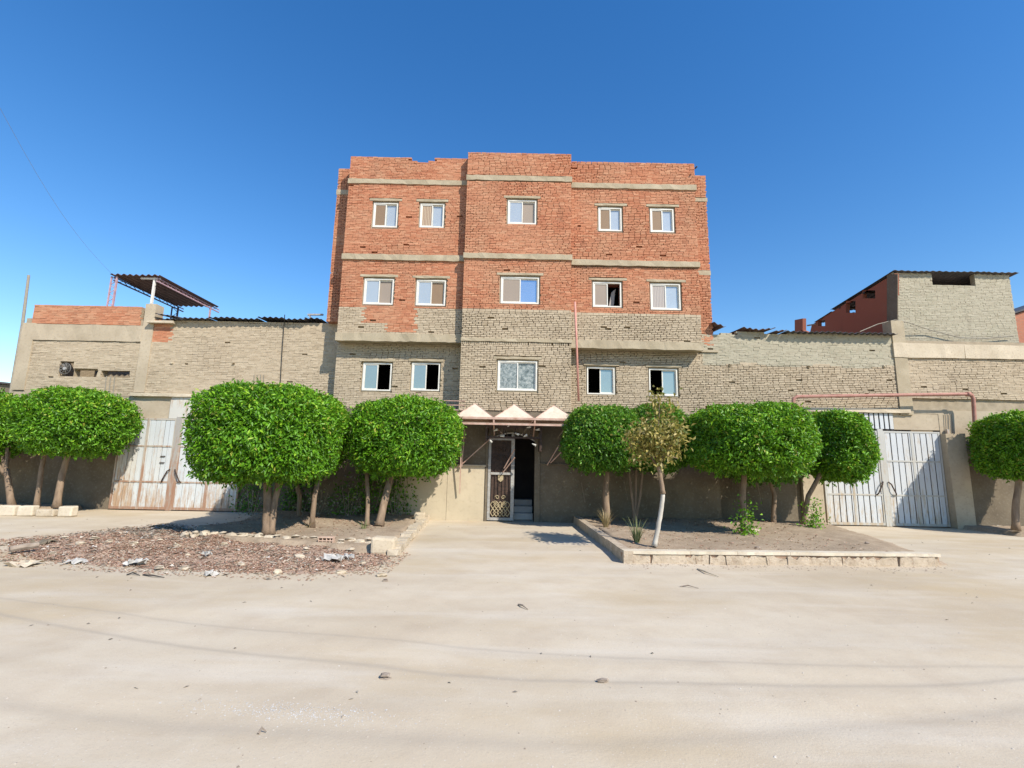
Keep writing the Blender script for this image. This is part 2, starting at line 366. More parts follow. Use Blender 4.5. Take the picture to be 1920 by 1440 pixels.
def track_fit(pts):
    w_ = [G(*p) for p in pts]; xs = np.array([q.x for q in w_]); ys = np.array([q.y for q in w_])
    c = np.polyfit(xs, ys, 2); return (float(c[2]), float(c[1]), float(c[0]))
TRACKS = [track_fit([(0, 1142), (400, 1208), (960, 1262), (1500, 1275)]) + (.06, .50),
          track_fit([(0, 1112), (300, 1152), (700, 1195), (1200, 1225)]) + (.05, .36),
          track_fit([(200, 1330), (650, 1372), (1200, 1370), (1800, 1330)]) + (.12, .30)]
M['ground'] = ground_mat()

# ------------------------------------------------------------------ ground sheet
def wav(x, y):
    return (.010 * math.sin(x * .9 + .4) * math.sin(y * .7 + 1) + .006 * math.sin(x * 2.3 + y * 1.1) + .005 * math.sin(y * 3.7 - x * 1.3 + 2)
            + .0035 * math.sin(x * 7.1 + 1.7 * math.sin(y * 3)) * math.sin(y * 6.3 + 2 * math.sin(x * 2)))
def gh(x, y):
    h = wav(x, y)
    for (a0, a1, a2, wd, amt) in TRACKS:
        d = abs(y - (a0 + a1 * x + a2 * x * x)); h -= .014 * amt * math.exp(-(d / .12) ** 2) - .005 * math.exp(-((d - .22) / .1) ** 2)
    if y > 10: h *= max(0.15, 1 - (y - 10) / 3)
    return h
xs = sorted(set([-900, -400, -200, -100, -60, -40, -28] + [round(-20 + .16 * i, 3) for i in range(251)] + [28, 40, 60, 100, 200, 400, 900]))
ys = sorted(set([-900, -300, -100, -40, -15, -5, 0] + [round(1 + .1 * i, 3) for i in range(130)] + [15, 18, 25, 40, 80, 200, 500, 1500]))
gv = []; gf = []
for y in ys:
    for x in xs: gv.append((x, y, gh(x, y) if (abs(x) < 21 and 0.5 < y < 14.5) else 0))
nx = len(xs)
for j in range(len(ys) - 1):
    for i in range(nx - 1):
        a = j * nx + i; gf.append((a, a + 1, a + nx + 1, a + nx))
mb = MB(); mb.v = gv; mb.f = gf; mb.m = [0] * len(gf)
tag(mb.build('ground', M['ground'], smooth=True), kind='structure')

# ------------------------------------------------------------------ brickwork
BL, BH = 0.168, 0.0515
def courses(x0, x1, z0, z1, Y, opens, mfunc, seed, gapf=None, top=None, miss=.0015, yj=(-.006, .004), bl=BL, bh=BH):
    """list of (xa, xb, za, zb, y, material) for one wall face looking at -Y, in running bond"""
    rnd = random.Random(seed); out = []; row = 0; z = z0
    n = max(1, round((z1 - z0) / bh)); bh = (z1 - z0) / n
    ph = rnd.uniform(0, bl)
    for row in range(n):
        z = z0 + row * bh; zt = z + bh
        x = x0 - ph * .2 - (bl * .5 if row % 2 else 0) - rnd.uniform(0, .03); tilt = rnd.uniform(-.0016, .0016)
        while x < x1:
            L = bl + rnd.uniform(-.008, .008)
            if rnd.random() < .05: L *= .55
            a, b_ = max(x, x0), min(x + L, x1); x += L
            segs = [(a, b_)]
            for (ox0, ox1, oz0, oz1) in opens:
                if zt > oz0 + .02 and z < oz1 - .02:
                    ns = []
                    for (p, q) in segs:
                        if q <= ox0 or p >= ox1: ns.append((p, q)); continue
                        if p < ox0: ns.append((p, ox0))
                        if q > ox1: ns.append((ox1, q))
                    segs = ns
            for (p, q) in segs:
                if q - p < .03: continue
                if top is not None and zt > top((p + q) / 2) + .02: continue
                if rnd.random() < miss: continue
                g = gapf((p + q) / 2, (z + zt) / 2, rnd) if gapf else rnd.uniform(.004, .012)
                mt = mfunc((p + q) / 2, (z + zt) / 2)
                if mt is None: continue
                gv_ = max(.0012, g * .55 + rnd.uniform(-.001, .002)); u = rnd.uniform(-.0015, .0015) + tilt
                out.append((p + gv_, q - gv_, z + g * .5 + u, zt - g * .5 + u, Y + rnd.uniform(*yj), mt))
    return out
UNIT = []
def unit_bricks():
    rnd = random.Random(3)
    for k in range(6):
        mb = MB(); mb.box(-.5, .5, 0, 1, -.5, .5, j=0)
        mb.v = [(x + rnd.uniform(-.015, .015), y + (rnd.uniform(-.06, .06) if y < .5 else 0), z + rnd.uniform(-.05, .05)) for (x, y, z) in mb.v]
        d = {}
        for mn in ('brick_red', 'brick_tan', 'brick_grey', 'brick_shade'):
            me = bpy.data.meshes.new('brick'); me.from_pydata(mb.v, [], mb.f); me.materials.append(M[mn]); d[mn] = me
        UNIT.append(d)
unit_bricks()
def lay(bricks, parent, rank, nsingle=300):
    """the nsingle bricks that rank lowest become objects, the rest one part"""
    rnd = random.Random(11)
    bricks = sorted(bricks, key=rank)
    for (a, b_, c, d, y, mt) in bricks[:nsingle]:
        o = bpy.data.objects.new('brick', rnd.choice(UNIT)[mt])
        o.location = ((a + b_) / 2, y, (c + d) / 2); o.scale = (b_ - a, .11, d - c)
        link(o, parent)
    mats = sorted(set(q[5] for q in bricks)); V = []; F = []; MI = []; RV = []
    for (a, b_, c, d, y, mt) in bricks[nsingle:]:
        n = len(V); k = mats.index(mt); u = rnd.uniform; j = .0035
        for yy in (y, y + .11):
            for (x, z) in ((a, c), (b_, c), (b_, d), (a, d)): V.append((x + u(-j, j), yy + (u(-.004, .004) if yy == y else 0), z + u(-j, j)))
        F += [(n, n + 1, n + 2, n + 3), (n, n + 4, n + 5, n + 1), (n + 1, n + 5, n + 6, n + 2), (n + 2, n + 6, n + 7, n + 3), (n + 3, n + 7, n + 4, n)]
        MI += [k] * 5; RV += [rnd.random()] * 5
    if not V: return
    me = bpy.data.meshes.new('brick_courses'); me.from_pydata(V, [], F)
    for mn in mats: me.materials.append(M[mn])
    me.polygons.foreach_set('material_index', MI)
    at = me.attributes.new('rv', 'FLOAT', 'FACE'); at.data.foreach_set('value', RV); me.update()
    tag(link(bpy.data.objects.new('brick_courses', me), parent), kind='stuff')
def camdist(q): return math.sqrt(((q[0] + q[1]) / 2) ** 2 + q[4] ** 2 + ((q[2] + q[3]) / 2 - EYE) ** 2)

def brick_tex(name, c1, c2, mo):
    m, t, b = newmat(name)
    br = t.nodes.new('ShaderNodeTexBrick'); sx = t.nodes.new('ShaderNodeSeparateXYZ'); cb = t.nodes.new('ShaderNodeCombineXYZ')
    t.links.new(pos(t), sx.inputs[0]); ad = N(t, 'ShaderNodeMath', _operation='ADD'); t.links.new(sx.outputs[0], ad.inputs[0]); t.links.new(sx.outputs[1], ad.inputs[1])
    t.links.new(ad.outputs[0], cb.inputs[0]); t.links.new(sx.outputs[2], cb.inputs[1]); t.links.new(cb.outputs[0], br.inputs['Vector'])
    br.inputs['Scale'].default_value = 1; br.inputs['Brick Width'].default_value = BL; br.inputs['Row Height'].default_value = BH; br.inputs['Mortar Size'].default_value = .006
    br.inputs['Color1'].default_value = (*c1, 1); br.inputs['Color2'].default_value = (*c2, 1); br.inputs['Mortar'].default_value = (*mo, 1)
    c = mixc(t, br.outputs['Color'], tuple(q * .7 for q in c1), ramp(t, [(.45, (0, 0, 0)), (.75, (.6,) * 3)], noise(t, 3, 5, .6)).outputs[0])
    t.links.new(c, b.inputs['Base Color']); b.inputs['Roughness'].default_value = .95; bump(t, b, br.outputs['Fac'], -.5, .01); return m
M['side_red'] = brick_tex('side_red', (.44, .16, .09), (.36, .13, .08), (.28, .19, .13))
M['side_tan'] = brick_tex('side_tan', (.41, .33, .22), (.36, .29, .19), (.22, .17, .12))

def core(mb, x0, x1, z0, z1, y0, y1, opens, m=0, side=1):
    X = sorted(set([x0, x1] + [v for o in opens for v in (o[0], o[1]) if x0 < v < x1]))
    Z = sorted(set([z0, z1] + [v for o in opens for v in (o[2], o[3]) if z0 < v < z1]))
    for a, b_ in zip(X[:-1], X[1:]):
        for c, d in zip(Z[:-1], Z[1:]):
            mx, mz = (a + b_) / 2, (c + d) / 2
            if any(o[0] < mx < o[1] and o[2] < mz < o[3] for o in opens): continue
            mb.box(a, b_, y0, y1, c, d, m, side=side)

# ------------------------------------------------------------------ main building
YC, YU, YG, YW = 13.0, 13.25, 13.60, 13.72
XC0, XC1 = -1.44, 1.63
XL, XR = -5.00, 5.37
XGL = PX(628, 700, YG)
XWL = PX(624, 450, YW); XWR = PX(1330, 470, YG)
bld = thing('apartment_building', (0.1, 13.6, 0), 'three storey unplastered red brick building with sliding windows in the middle', 'building')

# windows: pixel box of the outer frame, plane, contents of the left and right half
WIN = [((699, 379, 745, 425), YU, 'screen_brown', 'pane_mirror'), ((787, 380.5, 832, 425.5), YU, 'curtain', 'pane_mirror'),
       ((952, 374, 1005.5, 419), YC, 'pane_mirror', 'screen_taupe'), ((1122.5, 388, 1166, 432), YU, 'screen_brown', 'pane_mirror'),
       ((1220, 390, 1264, 434), YU, 'screen_brown', 'pane_mirror'),
       ((681.5, 521.5, 737, 570), YU, 'pane_mirror', 'screen_taupe'), ((780, 524, 835, 572), YU, 'pane_mirror', 'screen_brown'),
       ((939, 518.5, 1010.5, 568.5), YC, 'screen_taupe', 'pane_blue'), ((1112, 528, 1165.5, 575), YU, 'screen_taupe', 'open_cloth'),
       ((1220.5, 531, 1276.5, 580), YU, 'curtain_grey', 'pane_mirror'),
       ((679, 680, 733, 732), YG, 'pane_teal', 'open'), ((771, 680, 824, 732), YG, 'pane_teal', 'open'),
       ((933, 676, 1007, 732), YC, 'pane_frost', 'pane_frost'), ((1101, 688, 1153, 739), YG, 'open', 'pane_teal'),
       ((1218, 691, 1271, 742), YG, 'open', 'pane_teal')]
WR = []
for (bx, Y, a, b_) in WIN:
    cx, cy = (bx[0] + bx[2]) / 2, (bx[1] + bx[3]) / 2
    c = P(cx, cy, Y); sc = Y / (ray(cx, cy).y * 1.0)
    wd = (PX(bx[2], cy, Y) - PX(bx[0], cy, Y)); ht = PZ(cx, bx[1], Y) - PZ(cx, bx[3], Y)
    WR.append((c.x - wd / 2, c.x + wd / 2, c.z - ht / 2, c.z + ht / 2))
PAD = .035
OPEN = {}
for (r, (bx, Y, a, b_)) in zip(WR, WIN): OPEN.setdefault((Y, 0 if r[0] < 0 else 1), []).append((r[0] - PAD, r[1] + PAD, r[2] - PAD, r[3] + PAD))
oL, oR = OPEN[(YU, 0)], OPEN[(YU, 1)]; gL, gR = OPEN[(YG, 0)], OPEN[(YG, 1)]
oC = OPEN.get((YC, 0), []) + OPEN.get((YC, 1), [])

zTL, zTC, zTR = PZ(760, 295, YU), PZ(975, 287, YC), PZ(1190, 304.5, YU)
bands = {'L1': (PZ(765, 346, YU), PZ(765, 337.5, YU)), 'L2': (PZ(755, 489, YU), PZ(755, 478.5, YU)),
         'C1': (PZ(975, 339, YC), PZ(975, 330, YC)), 'C2': (PZ(975, 486.5, YC), PZ(975, 477, YC)),
         'R1': (PZ(1190, 355, YU), PZ(1190, 346, YU)), 'R2': (PZ(1195, 500, YU), PZ(1195, 490, YU))}
zOL = PZ(740, 639.5, YU); zOR = PZ(1200, 654, YU)               # undersides of the jettied bays
zbL, zbR = PZ(740, 626, YU), PZ(1200, 640, YU)                  # top of their bottom beams
zrL, zrC, zrR = PZ(745, 577, YU), PZ(970, 580, YC), PZ(1195, 588, YU)
zLed = 2.92                                                      # top of the rendered street wall
zsl0, zsl1 = PZ(960, 641, YC), PZ(960, 635.5, YC)
xA, xB, xB2 = PX(682, 600, YU), PX(779, 600, YU), PX(722, 610, YU); zA = PZ(730, 605, YU); zB = PZ(730, 621, YU)
def mL(x, z):
    if z > zrL: return 'brick_red'
    if xA < x < xB and z > zA: return 'brick_red'
    if xB2 < x < xB and z > zB: return 'brick_red'
    return 'brick_tan'
mC = lambda x, z: 'brick_red' if z > zrC else 'brick_tan'
mR = lambda x, z: 'brick_red' if z > zrR else 'brick_tan'
mT = lambda x, z: 'brick_tan'
mD = lambda x, z: 'brick_red'
def ngap(lo, hi, f=1.0):
    def g(x, z, rnd):
        s = .5 + .5 * math.sin(x * 1.7 * f + 1.3) * math.sin(z * 2.1 * f + .7 + x * .6)
        return lo + (hi - lo) * max(0, min(1, s + rnd.uniform(-.25, .25)))
    return g
n0, n1 = PX(768, 297, YU), PX(818, 297, YU)
def topL(x): return zTL - (.09 if n0 < x < n1 else 0) - (.07 if n0 + .2 < x < n0 + .5 else 0) + (.02 if x < n0 else 0)
def bo(*ks): return [(-99, 99, bands[k][0], bands[k][1]) for k in ks]
lin = []                                                         # lintels
for r, (bx, Y, a, b_) in zip(WR, WIN):
    e = .12 if Y != YG else .10
    lin.append((Y, r[0] - e, r[1] + e * (1.3 if r[0] > 0 else 1), r[3] + PAD + .005, r[3] + PAD + .075))
def lop(Y, s): return [(l[1], l[2], l[3], l[4]) for l in lin if l[0] == Y and ((l[1] < 0) == (s == 0) or Y == YC)]
allb = []
allb += courses(XL, XC0, zbL, zTL, YU, oL + bo('L1', 'L2') + lop(YU, 0), mL, 1, ngap(.002, .011), topL)
oRR = oR + bo('R1', 'R2') + lop(YU, 1)
allb += courses(XC1, XR, zrR, zTR, YU, oRR, mR, 2, ngap(.005, .014))
allb += courses(XC1, XR, zbR, zrR - .08, YU, oRR, mR, 12, ngap(.009, .016))
allb += courses(XC1, XR, zrR - .08, zrR, YU, oRR, mR, 13, ngap(.004, .010), bh=.08)
oCC = oC + bo('C1', 'C2') + lop(YC, 0)
allb += courses(XC0, XC1, zrC, zTC, YC, oCC, mC, 3, ngap(.004, .014))
allb += courses(XC0, XC1, zrC - .08, zrC, YC, oCC, mC, 14, ngap(.004, .010), bh=.08)
allb += courses(XC0, XC1, zsl1, zrC - .08, YC, oCC, mC, 15, ngap(.009, .016))
allb += courses(XC0, XC1, zsl0 - .085, zsl0, YC, oCC, mC, 16, ngap(.008, .014), bl=.058, bh=.085)
allb += courses(XC0, XC1, zLed, zsl0 - .085, YC, oCC, mC, 17, ngap(.008, .015))
allb += courses(XGL, XC0 + .1, zLed, zOL, YG, gL + lop(YG, 0), mT, 4, ngap(.002, .010))
allb += courses(XC1 - .1, 5.55, zLed, zOR, YG, gR + lop(YG, 1), mT, 5, ngap(.008, .016))
zWL = PZ(645, 316, YW); zWR = PZ(1315, 329, YG)
zwb0, zwb1 = PZ(640, 365, YW), PZ(640, 356, YW)
zrb0, zrb1 = PZ(1320, 378, YG), PZ(1320, 371, YG); zrc0, zrc1 = PZ(1325, 516, YG), PZ(1325, 507, YG)
zWb = PZ(620, 603, YW)
allb += courses(XWL, XL + .1, zWb, zWL, YW, [(-99, 99, zwb0, zwb1)], mD, 6, ngap(.004, .014))
allb += courses(XR - .1, XWR, 5.0, zWR, YG, [(-99, 99, zrb0, zrb1), (-99, 99, zrc0, zrc1)], mD, 7, ngap(.006, .016))
HOLES = [(765, 408), (763, 448), (698, 456), (700, 474), (753, 564), (805, 611), (806, 621), (698, 600), (860, 406), (1194, 424), (1193, 455), (1143, 466), (1146, 478), (1195, 463), (1243, 465), (1245, 478), (1194, 567), (1130, 612), (1140, 618), (1173, 615), (1262, 618), (1287, 640), (1027, 420), (1000, 400), (920, 600), (945, 622), (905, 690), (1018, 690), (1175, 675), (1290, 700)]
HW = [tuple(P(x, y, YU)) for x, y in HOLES]
allb = [q for q in allb if not any(q[0] < h[0] < q[1] and q[2] < h[2] < q[3] for h in HW)]
lay(allb, bld, camdist)

mb = MB(); c_ = .085
def cw(x0, x1, z0, z1, Y, Yb, opens, red):
    core(mb, x0, x1, z0, z1, Y + c_, Yb, opens, 0 if red else 1, 2 if red else 3)
cw(XL, XC0 + .05, zrL, zTL - .2, YU, YG + .2, oL, True); cw(XL, XC0 + .05, zOL, zrL, YU, YG + .2, oL, False)
mb.box(XL, n0, YU + c_, YG + .1, zTL - .2, zTL - .04, 0, side=2); mb.box(n0, n1, YU + c_, YG + .1, zTL - .2, zTL - .17, 0, side=2); mb.box(n1, XC0 + .05, YU + c_, YG + .1, zTL - .2, zTL - .05, 0, side=2)
cw(XC1 - .05, XR, zrR, zTR - .01, YU, YG + .2, oR, True); cw(XC1 - .05, XR, zOR, zrR, YU, YG + .2, oR, False)
cw(XC0, XC1, zrC, zTC - .01, YC, YG + .15, oC, True); cw(XC0, XC1, zLed - .05, zrC, YC, YG + .15, oC, False)
cw(XGL, XC0 + .05, zLed - .05, zOL + .02, YG, YG + .3, gL, False); cw(XC1 - .05, 5.55, zLed - .05, zOR + .02, YG, YG + .3, gR, False)
cw(XWL, XL + .15, zWb, zWL - .01, YW, 20, [], True); cw(XR - .15, XWR, 3.0, zWR - .01, YG, 20, [], True)
mb.build('wall', [M['mortar_red'], M['mortar_tan'], M['side_red'], M['side_tan']], bld)
# inside: floors, back wall, roof slab, dark rooms
mb = MB()
mb.box(XWL + .2, XWR - .2, 17.0, 17.2, 0, 9.7)
for z in (zLed - .1, 4.75, 7.15): mb.box(XL + .1, XR - .1, YG + .32, 17.0, z, z + .12)
for x in (XL + .2, -3.2, XC0 + .1, XC1 - .2, 3.5, XR - .3): mb.box(x, x + .1, YG + .34, 17.0, zLed + .05, 9.6)
mb.build('room', M['dark'], bld)
mb = MB(); mb.box(XWL + .05, XWR - .05, YG + .35, 19.9, 9.55, 9.72); mb.build('roof_slab', M['concrete'], bld)
# concrete bands, each its own part
def band(x0, x1, Y, z0, z1, proud=.03, name='concrete_band', mat='concrete', depth=.25, j=.009):
    b = MB(); b.rough(x0, x1, Y - proud, Y + depth, z0, z1, .16, j); return b.build(name, M[mat], bld)
band(XL - .02, XC0 - .005, YU, *bands['L1'], .032); band(XL - .02, XC0 - .005, YU, *bands['L2'], .055)
band(XC0 - .02, XC1 + .02, YC, *bands['C1'], .02); band(XC0 - .02, XC1 + .02, YC, *bands['C2'], .055)
band(XC1 + .022, XR + .02, YU, *bands['R1'], .045); band(XC1 + .022, XR + .02, YU, *bands['R2'], .06)
band(XL - .03, XC0 - .005, YU, zOL - .01, zbL + .01, .02, depth=.30, j=.012); band(XC1 + .01, XR + .03, YU, zOR - .01, zbR + .005, .015, depth=.30, j=.010)
band(XC0 - .005, XC1 + .01, YC, zsl0, zsl1, .035, 'ledge')
band(XWL - .01, XL + .05, YW, zwb0, zwb1, .012, depth=.1); band(XR - .05, XWR + .01, YG, zrb0, zrb1, .012, depth=.1); band(XR - .05, XWR + .01, YG, zrc0, zrc1, .012, depth=.1)
for l in lin: band(l[1], l[2], l[0], l[3], l[4], .012 if l[0] != YG else .02, 'lintel', 'concrete', .18, .007)
# soldier course under the sills of the first floor, a row of upright bricks
# windows
def window(r, Y, cl, cr, spec):
    x0, x1, z0, z1 = r; y0, y1 = Y + .035, Y + .115; t = .036
    b = MB()
    b.box(x0, x1, y0, y1, z0, z0 + t); b.box(x0, x1, y0, y1, z1 - t, z1)
    b.box(x0, x0 + t, y0, y1, z0 + t, z1 - t); b.box(x1 - t, x1, y0, y1, z0 + t, z1 - t)
    b.box(x0 - PAD - .01, x0, Y + .06, Y + .2, z0 - PAD, z1 + PAD, 1); b.box(x1, x1 + PAD + .01, Y + .06, Y + .2, z0 - PAD, z1 + PAD, 1)
    b.box(x0, x1, Y + .06, Y + .2, z0 - PAD - .01, z0, 1); b.box(x0, x1, Y + .06, Y + .2, z1, z1 + PAD + .01, 1)
    win = b.build('window', [M['white_frame'], M['concrete']], bld)
    xm = (x0 + x1) / 2
    for k, (a, c, e) in enumerate(((x0 + t, xm + .022, cl), (xm - .022, x1 - t, cr))):
        ya = Y + (.05 if k == 0 else .085); s = .03
        if e in ('open', 'open_cloth'):
            if e == 'open_cloth':
                q = MB(); q.quad([(a + .1, Y + .28, z0 + .05), (a + .26, Y + .3, z0 + .08), (c - .08, Y + .27, z1 - .12), (a + .2, Y + .29, z1 - .22)]); q.build('curtain', M['curtain_grey'], win)
            continue
        sh = MB(); zz0, zz1 = z0 + t + .002, z1 - t - .002
        sh.box(a, c, ya, ya + .03, zz0, zz0 + s); sh.box(a, c, ya, ya + .03, zz1 - s, zz1)
        sh.box(a, a + s, ya, ya + .03, zz0 + s, zz1 - s); sh.box(c - s, c, ya, ya + .03, zz0 + s, zz1 - s)
        sh.build('sash', M['white_frame'], win)
        g = MB(); tl = R.uniform(-.004, .004)
        g.quad([(a + s, ya + .015, zz0 + s), (c - s, ya + .015 + tl, zz0 + s), (c - s, ya + .015 + tl, zz1 - s), (a + s, ya + .015, zz1 - s)])
        g.build('pane' if e.startswith('pane') else ('curtain' if e.startswith('curtain') else 'screen'), M[e], win)
    # where one half stands open both sashes are stacked behind the glazed half
for r, (bx, Y, a, b_) in zip(WR, WIN): window(r, Y, a, b_, None)

# rendered street wall with the doorway
DX0, DX1, DZ = PX(914, 900, YC), PX(1002, 900, YC), PZ(965, 812, YC)
XS0, XS1 = PX(470, 900, YC + .3), PX(1500, 900, YC + .3)
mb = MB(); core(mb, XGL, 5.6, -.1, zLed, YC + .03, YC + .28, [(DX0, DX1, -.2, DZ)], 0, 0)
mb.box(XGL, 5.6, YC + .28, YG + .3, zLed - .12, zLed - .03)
mb.build('street_wall', M['plaster_grey_shaded'], bld)  # wall colour is darkened to carry the shade of the trees
zcl = PZ(850, 874, YC)
xcs = [PX(p, 920, YC) for p in (741, 838, 908)]
for a, b_ in zip(xcs[:-1], xcs[1:]):
    q = MB(); q.box(a + .004, b_ - .004, YC - .005, YC + .035, 0, zcl); q.build('cladding_slab', M['cladding'], bld)
q = MB(); q.rough(xcs[0] - .02, xcs[-1] + .03, YC - .04, YC + .03, zcl, zcl + .045, .3, .003); q.build('ledge', M['concrete_pale'], bld)
q = MB(); q.rough(DX1 + .1, DX1 + .9, YC - .02, YC + .03, 1.5, 1.53, .1, .01); q.build('ledge', M['plaster_grey_shaded'], bld)
# door: open iron leaf, frame, steps
mb = MB()
for (a, b_) in ((DX0 - .06, DX0), (DX1, DX1 + .14)): mb.box(a, b_, YC - .02, YC + .2, 0, DZ + .05)
arc = [(DX0 + (DX1 - DX0) * k / 12, DZ - .20 + .20 * math.sin(math.pi * k / 12)) for k in range(13)]
for (p, q) in zip(arc[:-1], arc[1:]):
    mb.prism([(p[0], YC + .02, p[1]), (q[0], YC + .02, q[1]), (q[0], YC + .02, DZ + .02), (p[0], YC + .02, DZ + .02)], (0, .1, 0))
mb.build('door_frame', M['plaster_grey_shaded'], bld)
mb = MB(); mb.limb([(p[0], YC - .01, p[1]) for p in arc], .022, 6); mb.build('door_arch', M['iron_pale'], bld)
lx0, lx1 = DX0 + .01, PX(964, 900, YC)
mb = MB()
mb.box(lx0, lx0 + .07, YC - .005, YC + .04, .03, DZ - .14); mb.box(lx1 - .09, lx1, YC - .005, YC + .04, .03, DZ - .03)
mb.box(lx0 + .07, lx1 - .09, YC - .005, YC + .04, .03, .10); mb.box(lx0 + .07, lx1 - .09, YC - .005, YC + .04, DZ - .20, DZ - .12)
zm = PZ(940, 888, YC); mb.box(lx0 + .07, lx1 - .09, YC - .012, YC + .045, zm - .03, zm + .03)
leaf = mb.build('door', M['iron_pale'], bld)
mb = MB(); mb.box(lx0 + .07, lx1 - .09, YC + .035, YC + .05, .1, DZ - .2); mb.build('back_panel', M['iron_dark'], leaf)
ix0, ix1 = lx0 + .10, lx1 - .12
for k in range(6):
    x = ix0 + (ix1 - ix0) * k / 5
    q = MB(); q.bar((x, YC + .01, zm + .03), (x, YC + .01, DZ - .2), .016); q.build('bar', M['iron_dark'], leaf)
    q = MB(); q.bar((x, YC + .01, zm - .03), (x, YC + .01, zm - .62 - (.1 if k in (0, 5) else 0)), .018); q.build('bar', M['iron_dark'], leaf)
def scroll(cx, cz, r, s, mat='gold'):
    q = MB(); q.limb([(cx + s * math.cos(t) * r * (1 - t / 9), YC - .005, cz + math.sin(t) * r * (1 - t / 9)) for t in [i * .45 for i in range(17)]], .010, 5); q.build('scroll', M[mat], leaf)
xc = (ix0 + ix1) / 2
for (dx, z, r) in ((.08, zm - .62, .06), (-.08, zm - .62, .06), (.12, zm - .76, .055), (-.12, zm - .76, .055), (.05, zm - .84, .05), (-.05, zm - .84, .05)): scroll(xc + dx, z, r, 1 if dx > 0 else -1)
for (dx, z) in ((.1, zm + .4), (-.1, zm + .4), (.08, zm + .62), (-.08, zm + .62)): scroll(xc + dx, z, .09, 1 if dx > 0 else -1, 'iron_dark')
q = MB(); q.prism([(xc - .07, YC - .01, zm - .05), (xc + .07, YC - .01, zm - .05), (xc + .07, YC - .01, zm - .16), (xc, YC - .01, zm - .22), (xc - .07, YC - .01, zm - .16)], (0, .015, 0)); q.build('shield', M['gold'], leaf)
for k in range(5):
    for s in (-1, 1):
        x = ix0 + (ix1 - ix0) * (k + .5) / 5; z = .12 + .5 * .0
        q = MB(); q.limb([(max(ix0 - .02, min(ix1 + .02, x + s * d)), YC + .0, .13 + h) for d, h in ((0, 0), (.08, .1), (0, .2), (-.07, .3), (0, .38))], .013, 5); q.build('lattice', M['gold'], leaf)
for k in range(3):
    q = MB(); q.box(lx1 + .02, DX1 - .01, YC + .55 + k * .3, YC + .87 + k * .3, 0 if k == 0 else .16 * k, .16 * (k + 1)); q.build('step', M['step'], bld)
q = MB(); q.box(DX0 - .3, DX1 + .3, YC + 2.2, YC + 2.3, 0, zLed - .1); q.box(DX0 - .3, DX0 - .2, YC + .3, YC + 2.2, 0, zLed - .1); q.box(DX1 + .2, DX1 + .3, YC + .3, YC + 2.2, 0, zLed - .1); q.build('hallway', M['dark'], bld)
# wooden trellis and fittings above the door
q = MB(); YT = YC - .55; tx0, tx1 = PX(914, 810, YT), PX(1012, 810, YT); zt0, zt1 = PZ(965, 822, YT), PZ(965, 799, YT)
q.box(tx0, tx1, YT, YT + .05, zt0, zt0 + .045, j=.01); q.box(tx0, tx1, YT, YT + .05, zt1 - .05, zt1, j=.01)
for k in range(11):
    x = tx0 + .04 + (tx1 - tx0 - .08) * k / 10; q.bar((x, YT + .02, zt0), (x + R.uniform(-.16, .16), YT + .03, zt1), .022)
q.box(tx0 - .05, tx0, YT, YC + .03, zt0 - .08, zt1); q.box(tx1, tx1 + .06, YT, YC + .03, zt0 - .32, zt1)
q.build('trellis', M['iron_dark'], bld)
for (px, py) in ((918, 824), (926, 808), (982, 819), (998, 832), (1004, 806), (952, 800), (988, 802), (938, 818), (966, 812)):
    c = P(px, py, YC - .62); q = MB(); a = R.uniform(-1, 1)
    q.limb([c, c + Vector((.05 * math.cos(a), -.03, .05 * math.sin(a))), c + Vector((.10 * math.cos(a), -.05, .09 * math.sin(a)))], [.012, .022, .03], 8); q.build('spot_lamp', M['white_frame'], bld)
# canopy of small pyramids on a steel frame
YF = 12.05
zf = PZ(960, 785, YF); can = MB()
cxs = [PX(p, 785, YF) for p in (777, 851, 926, 1003, 1079, 1155)]
for z, y in ((zf, YF), (zf - .14, YF + .02), (zf, YC - .05)):
    can.bar((cxs[0], y, z), (cxs[-1], y, z), .05)
for x in cxs:
    can.bar((x, YF, zf), (x, YC, zf), .04); can.bar((x, YF, zf - .14), (x, YC - .05, zf - .45), .03); can.bar((x, YF + .02, zf - .16), (x, YF, zf), .04)
frame = can.build('canopy', M['canopy_frame'], bld)
for a, b_ in zip(cxs[:-1], cxs[1:]):
    m_ = (a + b_) / 2; ym = (YF + YC) / 2; h = .40; e = .02
    base = [(a + e, YF, zf + .03), (b_ - e, YF, zf + .03), (b_ - e, YC - .06, zf + .03), (a + e, YC - .06, zf + .03)]; ap = (m_, ym - .15, zf + h)
    for k in range(4):
        q = MB(); p0, p1 = Vector(base[k]), Vector(base[(k + 1) % 4]); nrm = (p1 - p0).cross(Vector(ap) - p0).normalized()
        q.prism([p0, p1, ap], -nrm * .012); q.build('canopy_panel', M['canopy_panel'], frame)
    q = MB()
    for p in base: q.bar(p, ap, .018)
    q.build('rib', M['canopy_frame'], frame)
for pts in (((861, 875), (920, 822)), ((866, 875), (871, 805)), ((862, 925), (866, 805)), ((917, 790), (941, 812)), ((1026, 872), (1048, 835)), ((1032, 868), (1052, 848)), ((945, 878), (965, 842)), ((943, 886), (965, 858))):
    q = MB(); q.bar(P(*pts[0], YC - .12), P(*pts[1], YC - .35), .026); q.build('brace', M['canopy_frame'], frame)
for py in (751, 759, 768):
    q = MB(); q.bar(P(826, py, YC + .1), P(872, py + 1, YC - .02), .022); q.build('rail', M['canopy_frame'], bld)
q = MB(); q.bar(P(1303, 316, YU - .1), P(1307, 312, YU - .2), .03); q.build('spout', M['iron_dark'], bld)
